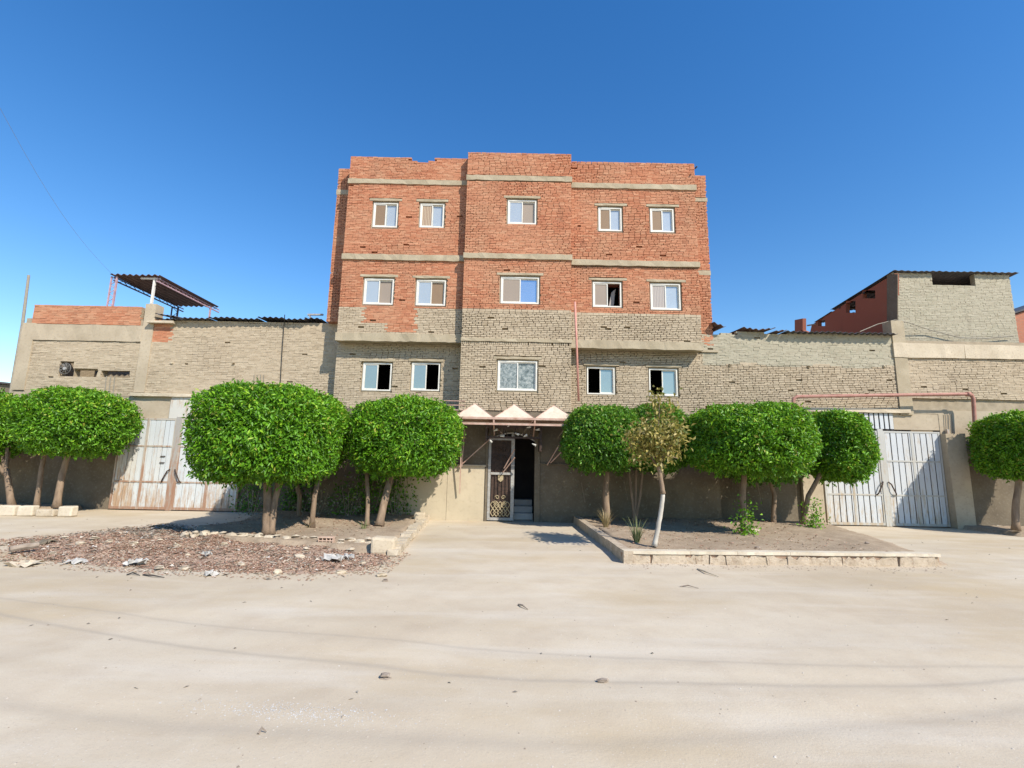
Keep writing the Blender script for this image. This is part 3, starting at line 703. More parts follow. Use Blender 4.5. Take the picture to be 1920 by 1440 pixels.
# drain pipe on the middle bay
q = MB(); y = YC - .05
q.limb([P(1078, 566, y), P(1081, 640, y - .02), P(1085, 752, y - .02)], .030, 8)
tag(q.build('drain_pipe', M['pipe_pink'], smooth=True), 'thin salmon pink pipe standing against the middle bay of the brick building', 'pipe')

# ------------------------------------------------------------------ left workshop
YB = 13.95
lw = thing('workshop_building', (-9.5, YB, 0), 'low tan brick workshop with red parapet and rusty gate left of the tall building', 'building')
xE = PX(36, 660, YB); xP0, xP1 = PX(258, 690, YB), PX(278, 690, YB); xQ = XGL + .05
zwt = PZ(450, 603, YB); zp0, zp1 = PZ(160, 608, YB), PZ(160, 573, YB); zb0, zb1 = PZ(155, 640, YB), PZ(155, 609, YB)
gx0, gx1 = PX(228, 870, YB), PX(452, 870, YB); zl0, zl1 = PZ(310, 744, YB), PZ(310, 738, YB)
slot1 = (PX(136, 699, YB), PX(182, 699, YB), PZ(160, 706, YB), PZ(160, 692, YB)); slot2 = (PX(189, 700, YB), PX(243, 700, YB), PZ(215, 708, YB), PZ(215, 694, YB))
slotf = (PX(111, 690, YB), PX(137, 690, YB), PZ(122, 705, YB), PZ(122, 678, YB))
redz = PZ(300, 640, YB); redx = PX(322, 625, YB)
def mW(x, z): return 'brick_red' if (xP1 < x < redx and z > redz) else 'brick_tan'
wb = courses(xP1, xQ, PZ(450, 742, YB), zwt, YB, [], mW, 21, ngap(-.005, .008), miss=.003, yj=(-.004, .004))
wb += courses(xE + .35, xP0, PZ(150, 742, YB), zb0, YB, [slot1, slot2, slotf], mT, 22, ngap(-.005, .008), miss=.003, yj=(-.004, .004))
wb += courses(PX(62, 590, YB), PX(264, 590, YB), zp0, zp1, YB, [], mD, 23, ngap(.0, .005), miss=0)
lay(wb, lw, camdist)
mb = MB()
core(mb, xE, xQ, zl1, zwt - .01, YB + .05, YB + .25, [slot1, slot2, slotf], 0, 1)
mb.box(xE, xQ, YB + 2.5, YB + 2.7, 0, zwt - .3, 0, side=1); mb.box(xE, xE + .2, YB + .25, YB + 2.5, 0, zwt - .3, 0, side=1)
mb.box(PX(62, 590, YB), PX(264, 590, YB), YB + .014, YB + .2, zwt - .01, zp1 - .01, 0, side=1)
mb.build('wall', [M['mortar_tan'], M['side_tan']], lw)
mb = MB(); core(mb, xE, XC0, -.1, 1.9, YB + .01, YB + .25, [(gx0, gx1, -.2, 9)], 1, 1); core(mb, xE, xQ, 1.9, zl1, YB + .01, YB + .25, [(gx0, gx1, -.2, PZ(300, 786, YB) + .02)], 0, 0); mb.build('rendered_base', [M['plaster'], M['plaster_grey_shaded']], lw)  # below the split the plaster is darker, with tree shade painted in
def wpart(name, mat, x0, x1, z0, z1, proud, depth=.2, j=.006, seg=.25, Y=YB, par=lw):
    b = MB(); b.rough(x0, x1, Y - proud, Y + depth, z0, z1, seg, j); return b.build(name, M[mat], par)
wpart('pillar', 'plaster', xP0, xP1, zl1 + .02, PZ(275, 570, YB), .03, .3, .004, 1)
wpart('pillar', 'plaster', xE - .01, xE + .36, zl1 + .02, zb1 + .02, .03, .3, .004, 1)
wpart('beam', 'plaster', xE + .345, xP0 + .005, zb0 + .015, zb1, .035, .2, .008)
wpart('lintel', 'concrete_pale', PX(248, 740, YB), PX(362, 740, YB), zl0, zl1, .10, .2, .006)
wpart('ledge', 'concrete_pale', PX(283, 605, YB), PX(332, 605, YB), PZ(305, 608, YB), PZ(305, 604, YB), .18, .1, .004)
wpart('sheet_panel', 'gate_rusty', PX(320, 765, YB), PX(372, 765, YB), PZ(340, 785, YB), zl0 - .002, .03, .02, .002, 1)
# corrugated roof sheets
def corrugated(x0, x1, y0, y1, z0, z1, mat, par, name='roof_sheet', pitch=.17, amp=.022, tilt=0.0, thick=.006):
    b = MB(); nx_ = max(4, int((x1 - x0) / pitch * 6)); nyy = 3
    for j_ in range(nyy + 1):
        for i in range(nx_ + 1):
            x = x0 + (x1 - x0) * i / nx_; f = j_ / nyy
            b.v.append((x, y0 + (y1 - y0) * f, z0 + (z1 - z0) * f + tilt * (x - x0) + amp * math.sin(2 * math.pi * (x - x0) / pitch) + (.006 * math.sin(x * 5) if j_ == 0 else 0)))
    for j_ in range(nyy):
        for i in range(nx_):
            a = j_ * (nx_ + 1) + i; b.f.append((a, a + 1, a + nx_ + 2, a + nx_ + 1)); b.m.append(0)
    o = b.build(name, M[mat], par); md = o.modifiers.new('thickness', 'SOLIDIFY'); md.thickness = thick; return o
pxs = [302, 345, 392, 438, 484, 530, 572, 600]
for k, (a, b_) in enumerate(zip(pxs[:-1], pxs[1:])):
    yf = YB - .18 - R.uniform(-.03, .03); z = PZ((a + b_) / 2, 596 + R.uniform(-1.5, 2.0), yf)
    corrugated(PX(a, 597, yf) - .03, PX(b_, 597, yf) + .03, yf, YB + 2.6, z, z + .12, 'sheet_dark', lw, tilt=R.uniform(-.012, .012))
o = corrugated(PX(288, 592, YB - .15), PX(330, 592, YB - .15), YB - .12, YB + 1.5, PZ(305, 590, YB), PZ(305, 590, YB) + .2, 'sheet_dark', lw, tilt=-.12)
q = MB(); q.bar(P(577, 590, YB + .2), P(606, 590, YB + .2), .05); q.bar(P(580, 592, YB + .2), P(586, 600, YB + .2), .04); q.build('angle_iron', M['iron_pale'], lw)
q = MB(); q.limb([P(284, 597, YB + .1), P(287, 604, YB + .05)], .08, 8); q.build('bucket', M['white_post'], lw)
for (px, py) in ((323, 681), (438, 682)):
    q = MB(); c = P(px, py, YB); q.rock(c + Vector((0, 0, 0)), .06, .05, .03, R); q.build('stub', M['concrete_pale'], lw)
# wire on the wall
q = MB(); q.limb([P(534, 590, YB - .28), P(533, 605, YB - .04), P(529, 660, YB - .03), P(525, 730, YB - .03)], .012, 5); tag(q.build('wall_cable', M['cable']), 'thin dark cable hanging down the tan brick wall left of the tall building', 'cable')
for k, px in enumerate((477, 482, 488, 494)):
    pass
q = MB()
for px in (477, 483, 489, 495): q.bar(P(px, 702, YB - .02), P(px - 1, 728, YB - .02), .012)
q.build('rebar', M['cable_pale'], lw)
q = MB()
for px in (196, 204, 212): q.bar(P(px + 4, 705, YB - .03), P(px, 742, YB - .03), .018)
q.build('rebar', M['cable_pale'], lw)
# ventilator
fn = P(122, 691, YB + .02); fr = .165
fan = thing('extractor_fan', tuple(fn - Vector((0, 0, fr))), 'round dark extractor fan set in the left workshop wall', 'fan')
q = MB(); q.limb([(fn.x + fr * math.cos(t), fn.y, fn.z + fr * math.sin(t)) for t in [2 * math.pi * k / 20 for k in range(21)]], .014, 6); q.build('ring', M['fan_metal'], fan)
q = MB(); q.limb([fn + Vector((0, -.03, 0)), fn + Vector((0, .05, 0))], .045, 12); q.build('hub', M['iron_pale'], fan)
for k in range(9):
    t = 2 * math.pi * k / 9; d = Vector((math.cos(t), 0, math.sin(t))); e = Vector((-math.sin(t), 0, math.cos(t)))
    q = MB(); q.prism([fn + d * .04 - e * .012, fn + d * .155 - e * .03 + Vector((0, .02, 0)), fn + d * .155 + e * .03 - Vector((0, .02, 0)), fn + d * .04 + e * .012], (0, .004, 0)); q.build('blade', M['fan_metal'], fan)

# ------------------------------------------------------------------ gates
def gate(name, label, pxl, pxm, pxr, Y, ytop, rails, ybot, n1, n2, mat, rail, gapw, group):
    py = 880
    x0, xm, x1 = PX(pxl, py, Y), PX(pxm, py, Y), PX(pxr, py, Y)
    zt, zb = PZ(pxm, ytop, Y), max(.03, PZ(pxm, ybot, Y))
    g = thing(name, ((x0 + x1) / 2, Y, 0), label, 'gate', group)
    for (a, b_, n) in ((x0, xm - .07, n1), (xm + .07, x1, n2)):
        f = MB(); fw = .05
        f.box(a, a + fw, Y - .03, Y + .03, zb, zt); f.box(b_ - fw, b_, Y - .03, Y + .03, zb, zt)
        f.box(a + fw, b_ - fw, Y - .028, Y + .028, zt - .05, zt); f.box(a + fw, b_ - fw, Y - .028, Y + .028, zb, zb + .07)
        for ry in rails:
            z = PZ(pxm, ry, Y); f.box(a + fw, b_ - fw, Y - .032, Y + .02, z - .022, z + .022)
        mid = (a + b_) / 2; f.box(mid - .035, mid + .035, Y - .030, Y + .02, zb + .07, zt - .05)
        lf = f.build('leaf', M[rail], g)
        pw = (b_ - a - 2 * fw) / n
        for k in range(n):
            p = MB(); u = R.uniform; xa = a + fw + k * pw; d = u(-.004, .004)
            p.box(xa + gapw, xa + pw - gapw, Y - .018 + d, Y - .004 + d, zb + .06, zt - .04, j=.002); p.build('plank', M[mat], lf)
        s = MB(); s.box(a + .02, b_ - .02, Y + .0, Y + .008, zb + .03, zt - .03); s.build('back_sheet', M['iron_dark'], lf)
    p = MB(); p.box(xm - .075, xm + .075, Y - .045, Y + .02, zb - .02, zt + .05); p.build('centre_post', M[rail], g)
    for s in (-1, 1):
        z = PZ(pxm, rails[-1], Y); h = MB()
        h.limb([(xm + s * .07, Y - .06, z + .36), (xm + s * .12, Y - .10, z + .30), (xm + s * .24, Y - .09, z + .05), (xm + s * .27, Y - .05, z)], .018, 6); h.build('handle', M['iron_dark'], g)
    return g, x0, xm, x1, zb, zt
YGL = YB - .03
gl, ga, gm, gb, gzb, gzt = gate('sheet_gate', 'rusty white double gate of vertical planks between the left trees', 215, 326, 452, YGL, 785, (837, 904), 962, 11, 9, 'gate_rusty', 'gate_rail', .006, 'double gates')
q = MB(); zc = PZ(305, 868, YGL); xc0 = PX(301, 868, YGL)
q.box(xc0, xc0 + .13, YGL - .05, YGL - .02, zc, zc + .02); q.box(xc0, xc0 + .13, YGL - .05, YGL - .02, zc + .18, zc + .20); q.build('letter_slot', M['iron_dark'], gl)
YBR = 13.6
gr_, ra, rm, rb, rzb, rzt = gate('sheet_gate', 'pale blue white double gate with dark gaps near the right edge', 1543, 1655, 1768, YBR - .03, 808, (864, 928), 990, 9, 9, 'gate_pale', 'gate_rail_pale', .013, 'double gates')

# ------------------------------------------------------------------ right workshop
rw = thing('workshop_building', (10, YBR, 0), 'low tan brick workshop with torn metal roof edge right of the tall building', 'building')
xr0 = 5.5; xp0, xp1 = PX(1679, 700, YBR), PX(1703, 700, YBR); xr1 = PX(2040, 700, YBR); zrt = PZ(1500, 624, YBR)
rl0, rl1 = PZ(1590, 773, YBR), PZ(1590, 766, YBR); rgl = PZ(1500, 686, YBR)
rbm0, rbm1 = PZ(1800, 673, YBR), PZ(1800, 646, YBR)
zj = lambda x: zrt + .05 * math.sin(x * 9) * .3 - (.10 if x < 6.6 else 0) + (.06 * math.sin(x * 2.2) if x < 8 else 0)
mW2 = lambda x, z: 'brick_grey' if z > rgl + .05 * math.sin(x * 3) else 'brick_tan'
def gapR(x, z, rnd): return rnd.uniform(-.006, .004) if z > rgl else rnd.uniform(.008, .016)
rbk = courses(xr0, xp0, rl1, zrt, YBR, [], mW2, 31, gapR, zj, .006)
rbk += courses(xp1, xr1, PZ(1800, 748, YBR), rbm0, YBR, [], mT, 32, ngap(.002, .010), miss=.003)
lay(rbk, rw, camdist)
mb = MB(); core(mb, xr0 + .05, xr1, rl1, zrt - .16, YBR + .07, YBR + .25, [], 0, 1)
mb.box(xp0, xr1, YBR + .016, YBR + .25, zrt - .16, rbm1, 0, side=1); mb.box(6.6, xp0, YBR + .016, YBR + .25, zrt - .16, zrt - .06, 0, side=1)
mb.box(xr0, xr1, YBR + 2.6, YBR + 2.8, 0, zrt - .4, 0, side=1)
mb.build('wall', [M['mortar_tan'], M['side_tan']], rw)
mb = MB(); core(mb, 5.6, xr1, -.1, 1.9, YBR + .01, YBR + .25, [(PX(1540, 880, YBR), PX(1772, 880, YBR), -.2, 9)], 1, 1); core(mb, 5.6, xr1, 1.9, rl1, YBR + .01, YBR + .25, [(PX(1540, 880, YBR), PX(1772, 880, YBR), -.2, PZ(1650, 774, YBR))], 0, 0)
mb.box(PX(1676, 790, YBR), PX(1772, 880, YBR), YBR + .02, YBR + .2, rzt + .05, PZ(1650, 774, YBR)); mb.build('rendered_base', [M['plaster'], M['plaster_grey_shaded']], rw)  # lower part uses the darkened plaster, tree shade painted into its colour
def rpart(name, mat, x0, x1, z0, z1, proud, depth=.2, j=.006, seg=.25): return wpart(name, mat, x0, x1, z0, z1, proud, depth, j, seg, YBR, rw)
rpart('pillar', 'concrete', xp0, xp1, rl1 - .15, PZ(1690, 602, YBR) - .0, .035, .3, .004, 1)
rpart('beam', 'concrete_pale', xp0 - .02, PX(1805, 660, YBR), rbm0, rbm1, .06, .2, .010)
rpart('beam', 'concrete_pale', PX(1806, 660, YBR), xr1, rbm0 + .01, rbm1 - .01, .06, .2, .006)
rpart('lintel', 'concrete_pale', PX(1492, 770, YBR), PX(1703, 770, YBR), rl0, rl1, .09, .2, .006)
rpart('ledge', 'concrete', PX(1311, 660, YBR), PX(1346, 660, YBR), PZ(1328, 661, YBR), PZ(1328, 657, YBR), .05, .1, .006)
for k in range(7):                                                # grating over the right gate
    x = PX(1612 + k * 9.2, 790, YBR); q = MB(); q.box(x, x + .10, YBR - .02, YBR, rzt + .06, rl0 - .01, j=.002); q.build('slat', M['gate_pale'], rw)
q = MB(); q.box(PX(1560, 790, YBR), PX(1676, 790, YBR), YBR + .03, YBR + .05, rzt + .02, rl0); q.build('grating_back', M['dark'], rw)
# gate pier on the right, in the shade of the edge tree
q = MB(); x = PX(1768, 900, YBR); q.box(x + .02, x + .55, YBR - .25, YBR + .0, 0, rzt - .05, j=.01); q.build('gate_pier', M['plaster'], rw)
q = MB(); x = PX(1772, 800, YBR); q.bar((x, YBR - .05, rzt - .3), (x, YBR - .05, rzt + .08), .06); q.build('hinge_post', M['gate_rail'], rw)
q = MB(); x = PX(1500, 900, YBR); q.box(x, x + .55, YBR - .12, YBR + .0, 0, 2.2, j=.01); q.build('gate_pier', M['plaster'], rw)
for (a, b_, yy, tl) in ((1476, 1530, 621.5, 0), (1530, 1585, 622.5, 0), (1585, 1640, 624, 0), (1640, 1682, 624.5, .0)):
    yf = YBR - .22; z = PZ((a + b_) / 2, yy, yf); corrugated(PX(a, 620, yf) - .02, PX(b_, 620, yf) + .02, yf, YBR + 2.8, z, z + .1, 'sheet_dark', rw, tilt=R.uniform(-.01, .01))
for (a, b_, yy, tl) in ((1393, 1428, 616, -.10), (1428, 1455, 616, .10), (1453, 1476, 620, .12), (1338, 1362, 608, -.35)):
    yf = YBR - .22; z = PZ((a + b_) / 2, yy, yf); x0_, x1_ = PX(a, 620, yf), PX(b_, 620, yf)
    corrugated(x0_, x1_, yf, YBR + 1.2, z - tl * (x1_ - x0_) / 2, z + .1 - tl * (x1_ - x0_) / 2, 'sheet', rw, tilt=tl)
for (px, py) in ((1368, 685), (1516, 688), (1657, 687)):
    q = MB(); c = P(px, py, YBR); q.rock(c, .055, .05, .045, R); q.build('stub', M['concrete'], rw)
for px in (1772, 1776, 1781, 1785):
    q = MB(); q.bar(P(px, 776, YBR - .02), P(px + 2, 812, YBR - .02), .012); q.build('rebar', M['cable_pale'], rw)

# house on the right roof
YH = 13.95
rh = thing('rooftop_house', (12.4, YH, rbm1), 'grey brick rooftop storey with dark slot opening and sloping metal roof on the right', 'building')
hx0, hx1 = PX(1680, 580, YH), PX(1902, 580, YH); hz0, hz1 = PZ(1790, 648, YH), PZ(1780, 511, YH)
slot = (PX(1748, 525, YH), PX(1828, 525, YH), PZ(1787, 536, YH), hz1 + .3)
def htop(x): return hz1 + (hx1 - x) * .0
hb = courses(hx0, hx1, hz0, hz1, YH, [slot], lambda x, z: 'brick_grey', 41, lambda x, z, r: r.uniform(.001, .006), None, .003, (-.0015, .0015))
lay(hb, rh, camdist)
mb = MB(); core(mb, hx0, hx1, hz0 - .2, hz1 - .01, YH + .014, YH + .15, [slot], 0, 0); mb.build('wall', M['mortar_tan'], rh)
# side wall running back, in px columns: (px, top, bottom)
def strip(mb, xa, ta, ba, xb, tb, bb, th=.14):
    pa, pb, pc, pd = S(xa, ta, hx0), S(xb, tb, hx0), S(xb, bb, hx0), S(xa, ba, hx0)
    mb.prism([pa, pb, pc, pd], (th, 0, 0))
side = MB(); T = lambda x: 511.5 + (1676 - x) * .615 if x > 1560 else 511.5 + 116 * .615 + (1560 - x) * .62
def col(x0, x1, holes=(), bot=640):
    segs = []; y_prev = None
    a, b_ = x0, x1
    ya, yb = T(a) + 2, T(b_) + 2
    for (h0, h1) in holes: strip(side, a, ya, h0, b_, yb, h0); ya = yb = h1
    strip(side, a, ya, bot, b_, yb, bot)
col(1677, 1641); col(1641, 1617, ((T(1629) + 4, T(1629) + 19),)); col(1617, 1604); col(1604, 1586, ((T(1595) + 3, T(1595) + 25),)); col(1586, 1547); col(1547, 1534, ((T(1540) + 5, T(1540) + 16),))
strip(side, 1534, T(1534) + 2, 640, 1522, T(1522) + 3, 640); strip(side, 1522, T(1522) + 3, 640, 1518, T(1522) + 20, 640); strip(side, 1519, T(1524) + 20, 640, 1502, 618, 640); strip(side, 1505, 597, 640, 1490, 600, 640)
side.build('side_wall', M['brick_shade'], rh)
q = MB(); strip(q, 1684, 514, 640, 1664, 514, 640, -.02); q.build('corner_render', M['plaster_grey_shaded'], rh)
# inside and back so the openings look into shade
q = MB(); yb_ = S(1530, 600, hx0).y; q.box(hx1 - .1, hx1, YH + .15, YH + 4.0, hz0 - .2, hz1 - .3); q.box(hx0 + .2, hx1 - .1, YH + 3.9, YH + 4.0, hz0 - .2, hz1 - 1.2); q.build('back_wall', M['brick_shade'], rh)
e0, e1 = S(1676, 510, hx0), S(1560, 582, hx0)
rf = MB(); slope = (e1.z - e0.z) / (e1.y - e0.y)
xo = PX(1908, 518, YH - .1)
for k in range(4):
    a, b_ = hx0 - .06 + (xo - hx0 + .06) * k / 4, hx0 - .06 + (xo - hx0 + .06) * (k + 1) / 4
    corrugated(a, b_ + .02, YH - .14, e1.y, e0.z + .03 + R.uniform(-.008, .008), e1.z + .03, 'sheet_dark', rh, tilt=.0, amp=.012, pitch=.2)
corrugated(hx0 - .05, hx0 + 1.5, e1.y + .02, e1.y + 1.0, e1.z - .05, e1.z - .05 + slope * 1.0, 'sheet_dark', rh, amp=.012, pitch=.2)
q = MB(); q.bar(S(1530, T(1526) + 4, hx0), S(1514, T(1522) + 4, hx0), .05); q.build('rafter_end', M['stick'], rh)
for yy in (1.2, 2.4, 3.4):
    q = MB(); q.bar((hx0 - .02, YH + yy, e0.z + slope * (yy + .14) - .06), (hx1, YH + yy, e0.z + slope * (yy + .14) - .06), .07); q.build('rafter', M['iron_dark'], rh)
# sagging cable
pts = [P(1612, 622, YH - .25), P(1645, 608, YH - .25), P(1678, 600, YH - .3), P(1700, 604, YH - .3), P(1745, 619, YH - .12), P(1800, 633, YH - .1), P(1850, 634, YH - .1), P(1900, 630, YH - .1)]
q = MB(); q.limb(pts, .014, 5); tag(q.build('sagging_cable', M['cable_pale']), 'pale cable sagging across the grey rooftop storey on the right', 'cable')
# next building beyond, at the right edge
q = thing('brick_house', (17.5, 16.5, 0), 'red brick wall of the next house at the right edge', 'building')
x0_ = PX(1903, 600, 16); b = MB(); z0_ = PZ(1905, 590, 16); b.prism([(x0_, 16, 0), (x0_ + 4, 16, 0), (x0_ + 4, 16, z0_ + 1.4), (x0_, 16, z0_)], (0, 3, 0)); b.build('wall', M['side_red'], q)
b = MB(); b.prism([(x0_ - .1, 15.9, z0_), (x0_ + 4, 15.9, z0_ + 1.42), (x0_ + 4, 15.9, z0_ + 1.5), (x0_ - .1, 15.9, z0_ + .06)], (0, 3.2, 0)); b.build('roof', M['sheet_dark'], q)
q = thing('metal_shed', (-19, 17, 0), 'far low shed with dark roof at the left edge', 'building')
x1_ = PX(19, 720, 17); zz = PZ(10, 718, 17); b = MB(); b.box(x1_ - 5, x1_ - .1, 17.1, 20, 0, zz - .05); b.build('wall', M['plaster_grey_shaded'], q)
b = MB(); b.prism([(x1_ - 5, 17, zz + .4), (x1_, 17, zz - .05), (x1_, 17, zz + .01), (x1_ - 5, 17, zz + .46)], (0, 3, 0)); b.build('roof', M['sheet_dark'], q)

# ------------------------------------------------------------------ rooftop shelter on the left
YS = 14.15
A, B_ = P(207, 518, YS), P(294, 518, YS); y_far = YS * (960 - 207) / (960 - 338); zS = (A.z + B_.z) / 2
rs = thing('rooftop_shelter', (A.x, YS, PZ(200, 570, YS)), 'open rooftop shelter with brown corrugated sheet on lattice posts at left', 'shelter')
corrugated(A.x + .02, B_.x + .12, YS - .05, y_far, zS + .03, zS + .02, 'sheet', rs, pitch=.19, amp=.03)
for (x, mt) in ((A.x + .12, 'truss_blue'), (B_.x + .02, 'truss_pink')):
    q = MB(); h = .10
    q.bar((x, YS, zS - .04), (x, y_far + .2, zS - .04), .03); q.bar((x, YS, zS - .04 - h), (x, y_far + .2, zS - .04 - h), .035)
    nn = 16
    for k in range(nn):
        ya = YS + (y_far - YS) * k / nn; yb2 = YS + (y_far - YS) * (k + 1) / nn
        q.bar((x, ya, zS - .04 - (h if k % 2 else 0)), (x, yb2, zS - .04 - (0 if k % 2 else h)), .014)
    q.build('truss', M[mt], rs)
def lattice(x, y, z0, z1, mt, wd=.17, name='lattice_post'):
    q = MB(); q.bar((x, y, z0), (x, y, z1), .035); q.bar((x + wd, y, z0), (x + wd, y, z1), .045)
    n = 7
    for k in range(n):
        a, b_ = z0 + (z1 - z0) * k / n, z0 + (z1 - z0) * (k + 1) / n
        q.bar((x if k % 2 else x + wd, y, a), (x + wd if k % 2 else x, y, b_), .014)
    return q.build(name, M[mt], rs)
lattice(A.x + .0, YS + .05, PZ(205, 573, YS), zS, 'truss_pink'); lattice(A.x + .02, y_far - .25, PZ(205, 573, YS) - .6, zS - .1, 'truss_blue', .22)
q = MB(); q.bar((B_.x - .12, YS + .1, PZ(280, 568, YS)), (B_.x - .12, YS + .1, zS), .06); q.bar((B_.x - .55, YS + .1, zS - .03), (B_.x + .05, YS + .1, zS - .03), .05); q.build('post', M['white_post'], rs)
q = MB(); q.bar((B_.x + .02, y_far - .3, 4.6), (B_.x + .02, y_far - .3, zS - .1), .045); q.build('post', M['truss_pink'], rs)
# pale pole beyond the left corner, and the wire
q = MB(); yp = 15.0; q.limb([P(40, 640, yp) - Vector((0, 0, 4.5)), P(42, 610, yp), P(54, 516, yp)], [.05, .042, .035], 8); tag(q.build('pole', M['cable_pale']), 'thin pale pole rising behind the left end of the workshop', 'pole')
q = MB(); a, b_ = P(208, 512, 20), P(-60, 90, 9.5); pts = [a.lerp(b_, k / 12) - Vector((0, 0, .5 * math.sin(math.pi * k / 12))) for k in range(13)]; q.limb(pts, .0035, 4); tag(q.build('overhead_wire', M['cable_pale']), 'faint overhead wire running up across the sky at left', 'wire')

# red pipe over the right gate
q = MB(); yp = YBR - .35
def elbow(pts, r): q.limb(pts, r, 10)
elbow([P(1487, 800, yp), P(1487, 757, yp), P(1488.5, 747, yp), P(1495, 743.5, yp), P(1650, 741, yp), P(1815, 739, yp), P(1822, 741, yp), P(1825, 748, yp), P(1828, 800, yp), P(1829, 860, yp)], .048)
q.limb([P(1812, 739, yp), P(1819, 739.5, yp)], .068, 10)
tag(q.build('pipe', M['iron_red'], smooth=True), 'red pipe bent into a frame over the pale gate on the right', 'pipe')

# ------------------------------------------------------------------ planting beds
def bed(name, poly, zfun, mat, step=.09):
    xs_ = [p[0] for p in poly]; ys_ = [p[1] for p in poly]
    def inside(x, y):
        c = False; n = len(poly); j = n - 1
        for i in range(n):
            if (poly[i][1] > y) != (poly[j][1] > y) and x < (poly[j][0] - poly[i][0]) * (y - poly[i][1]) / (poly[j][1] - poly[i][1]) + poly[i][0]: c = not c
            j = i
        return c
    b = MB(); idx = {}
    nx_ = int((max(xs_) - min(xs_)) / step); ny_ = int((max(ys_) - min(ys_)) / step)
    X = lambda i: min(xs_) + i * step; Y_ = lambda j: min(ys_) + j * step
    for i in range(nx_):
        for j in range(ny_):
            if inside(X(i + .5), Y_(j + .5)):
                f = []
                for (a, c) in ((i, j), (i + 1, j), (i + 1, j + 1), (i, j + 1)):
                    if (a, c) not in idx:
                        idx[(a, c)] = len(b.v); x, y = X(a), Y_(c); b.v.append((x, y, zfun(x, y) + R.uniform(-.012, .012)))
                    f.append(idx[(a, c)])
                b.f.append(tuple(f)); b.m.append(0)
    from collections import Counter
    ec = Counter(tuple(sorted((f[k], f[(k + 1) % 4]))) for f in b.f for k in range(4)); bd = set(v for e, n in ec.items() if n == 1 for v in e)
    b.v = [(x, y, -.04) if i in bd else (x, y, z) for i, (x, y, z) in enumerate(b.v)]
    return tag(b.build(name, M[mat], smooth=True), kind='structure')
k0 = G(1170, 1057); k1 = G(1080, 985); k2 = G(1765, 1062)
KH = .20
def zR(x, y):
    s = .165 + .03 * math.sin(x * 2.1) * math.sin(y * 1.7)
    xe = 6.1 + (y - 8) * .45                                        # the right side slumps to the street
    return s * max(0, min(1, (xe + 1.3 - x) / 1.3)) - (.02 if x > xe + 1.1 else 0)
bed('planting_bed', [(k0.x + .05, k0.y + .06), (k2.x + .3, k2.y + .05), (8.2, 11.5), (8.3, 13.2), (k1.x + .1, 13.0)], zR, 'soil')
p0, p1, p2 = G(735, 1042), G(795, 978), G(330, 1010)
def zL(x, y): return .13 + .03 * math.sin(x * 1.9 + 1) * math.sin(y * 2.1)
bed('planting_bed', [(p0.x, p0.y), (p1.x - .1, 12.98), (G(462, 975).x, 13.4), (G(440, 985).x, 11.6), (p2.x - .1, p2.y + .6), (-5.2, 8.9)], zL, 'soil')
q0 = G(165, 952, .0); yA = 12.3
bed('planting_bed', [(-16, yA), (q0.x + .2, yA), (q0.x + .3, 13.9), (-16, 13.9)], lambda x, y: .14, 'soil')
bed('planting_bed', [(12.4, 12.0), (17, 11.4), (17, 13.6), (12.2, 13.6)], lambda x, y: .10, 'soil')

# right kerb: rendered brick kerb with broken facing blocks
kb = thing('planter_kerb', (k0.x, k0.y, 0), 'cracked concrete kerb round the right planting bed', 'kerb')
def along(a, b_, t): return a.lerp(b_, t)
dfx = (k2 - k0).normalized(); nfx = Vector((dfx.y, -dfx.x, 0)); Lf = (k2 - k0).length
b = MB(); b.prism([k0 - nfx * .03, k2 - nfx * .03, k2 - nfx * .16, k0 - nfx * .16], (0, 0, KH - .045)); b.build('backing', M['kerb_back'], kb)
rk = random.Random(5); s = 0.0
while s < Lf - .04:
    L = rk.uniform(.14, .62); e = min(Lf, s + L); g = rk.choice((.0, .0, .001, .002, .004, .02, .04))
    hi = (KH - .055); lo_e = rk.uniform(.0, .05) if rk.random() < .5 else -.03; up = []; dn = []; nseg = max(4, int((e - s) / .05))
    notch = rk.random() < .45; sk0, sk1 = rk.uniform(-.03, .03), rk.uniform(-.03, .03)
    for k in range(nseg + 1):
        f = k / nseg; t = s + g * .5 + (e - s - g) * f
        dp = rk.uniform(0, .012) + (rk.uniform(.015, .06) if notch and rk.random() < .55 else 0)
        up.append(k0 + dfx * (t + (sk0 if k == 0 else sk1 if k == nseg else 0)) + Vector((0, 0, hi - dp))); dn.append(k0 + dfx * t + Vector((0, 0, -.03)))
    off = rk.uniform(-.025, .012); b = MB(); b.prism([p + nfx * (off + rk.uniform(-.004, .004)) for p in dn + up[::-1]], -nfx * .06)
    b.build('facing_block', M['kerb'], kb); s = e
s = 0.0
while s < Lf - .05:
    L = rk.uniform(.7, 1.3); e = min(Lf, s + L)
    b = MB(); pa, pb = k0 + dfx * (s + .003), k0 + dfx * (e - .003); n = 6; V0 = []
    for k in range(n + 1):
        c = pa.lerp(pb, k / n); V0.append((c + nfx * rk.uniform(-.012, .016), c - nfx * (.15 + rk.uniform(0, .04))))
    for k in range(n):
        b.prism([V0[k][0] + Vector((0, 0, KH - .05)), V0[k + 1][0] + Vector((0, 0, KH - .05)), V0[k + 1][1] + Vector((0, 0, KH - .05)), V0[k][1] + Vector((0, 0, KH - .05))], (0, 0, .05))
    b.build('cap_slab', M['cap'], kb); s = e
db = (k1 - k0).normalized(); nb = Vector((-db.y, db.x, 0)); Lb = (Vector((k1.x, 12.95, 0)) - k0).length; s = .0
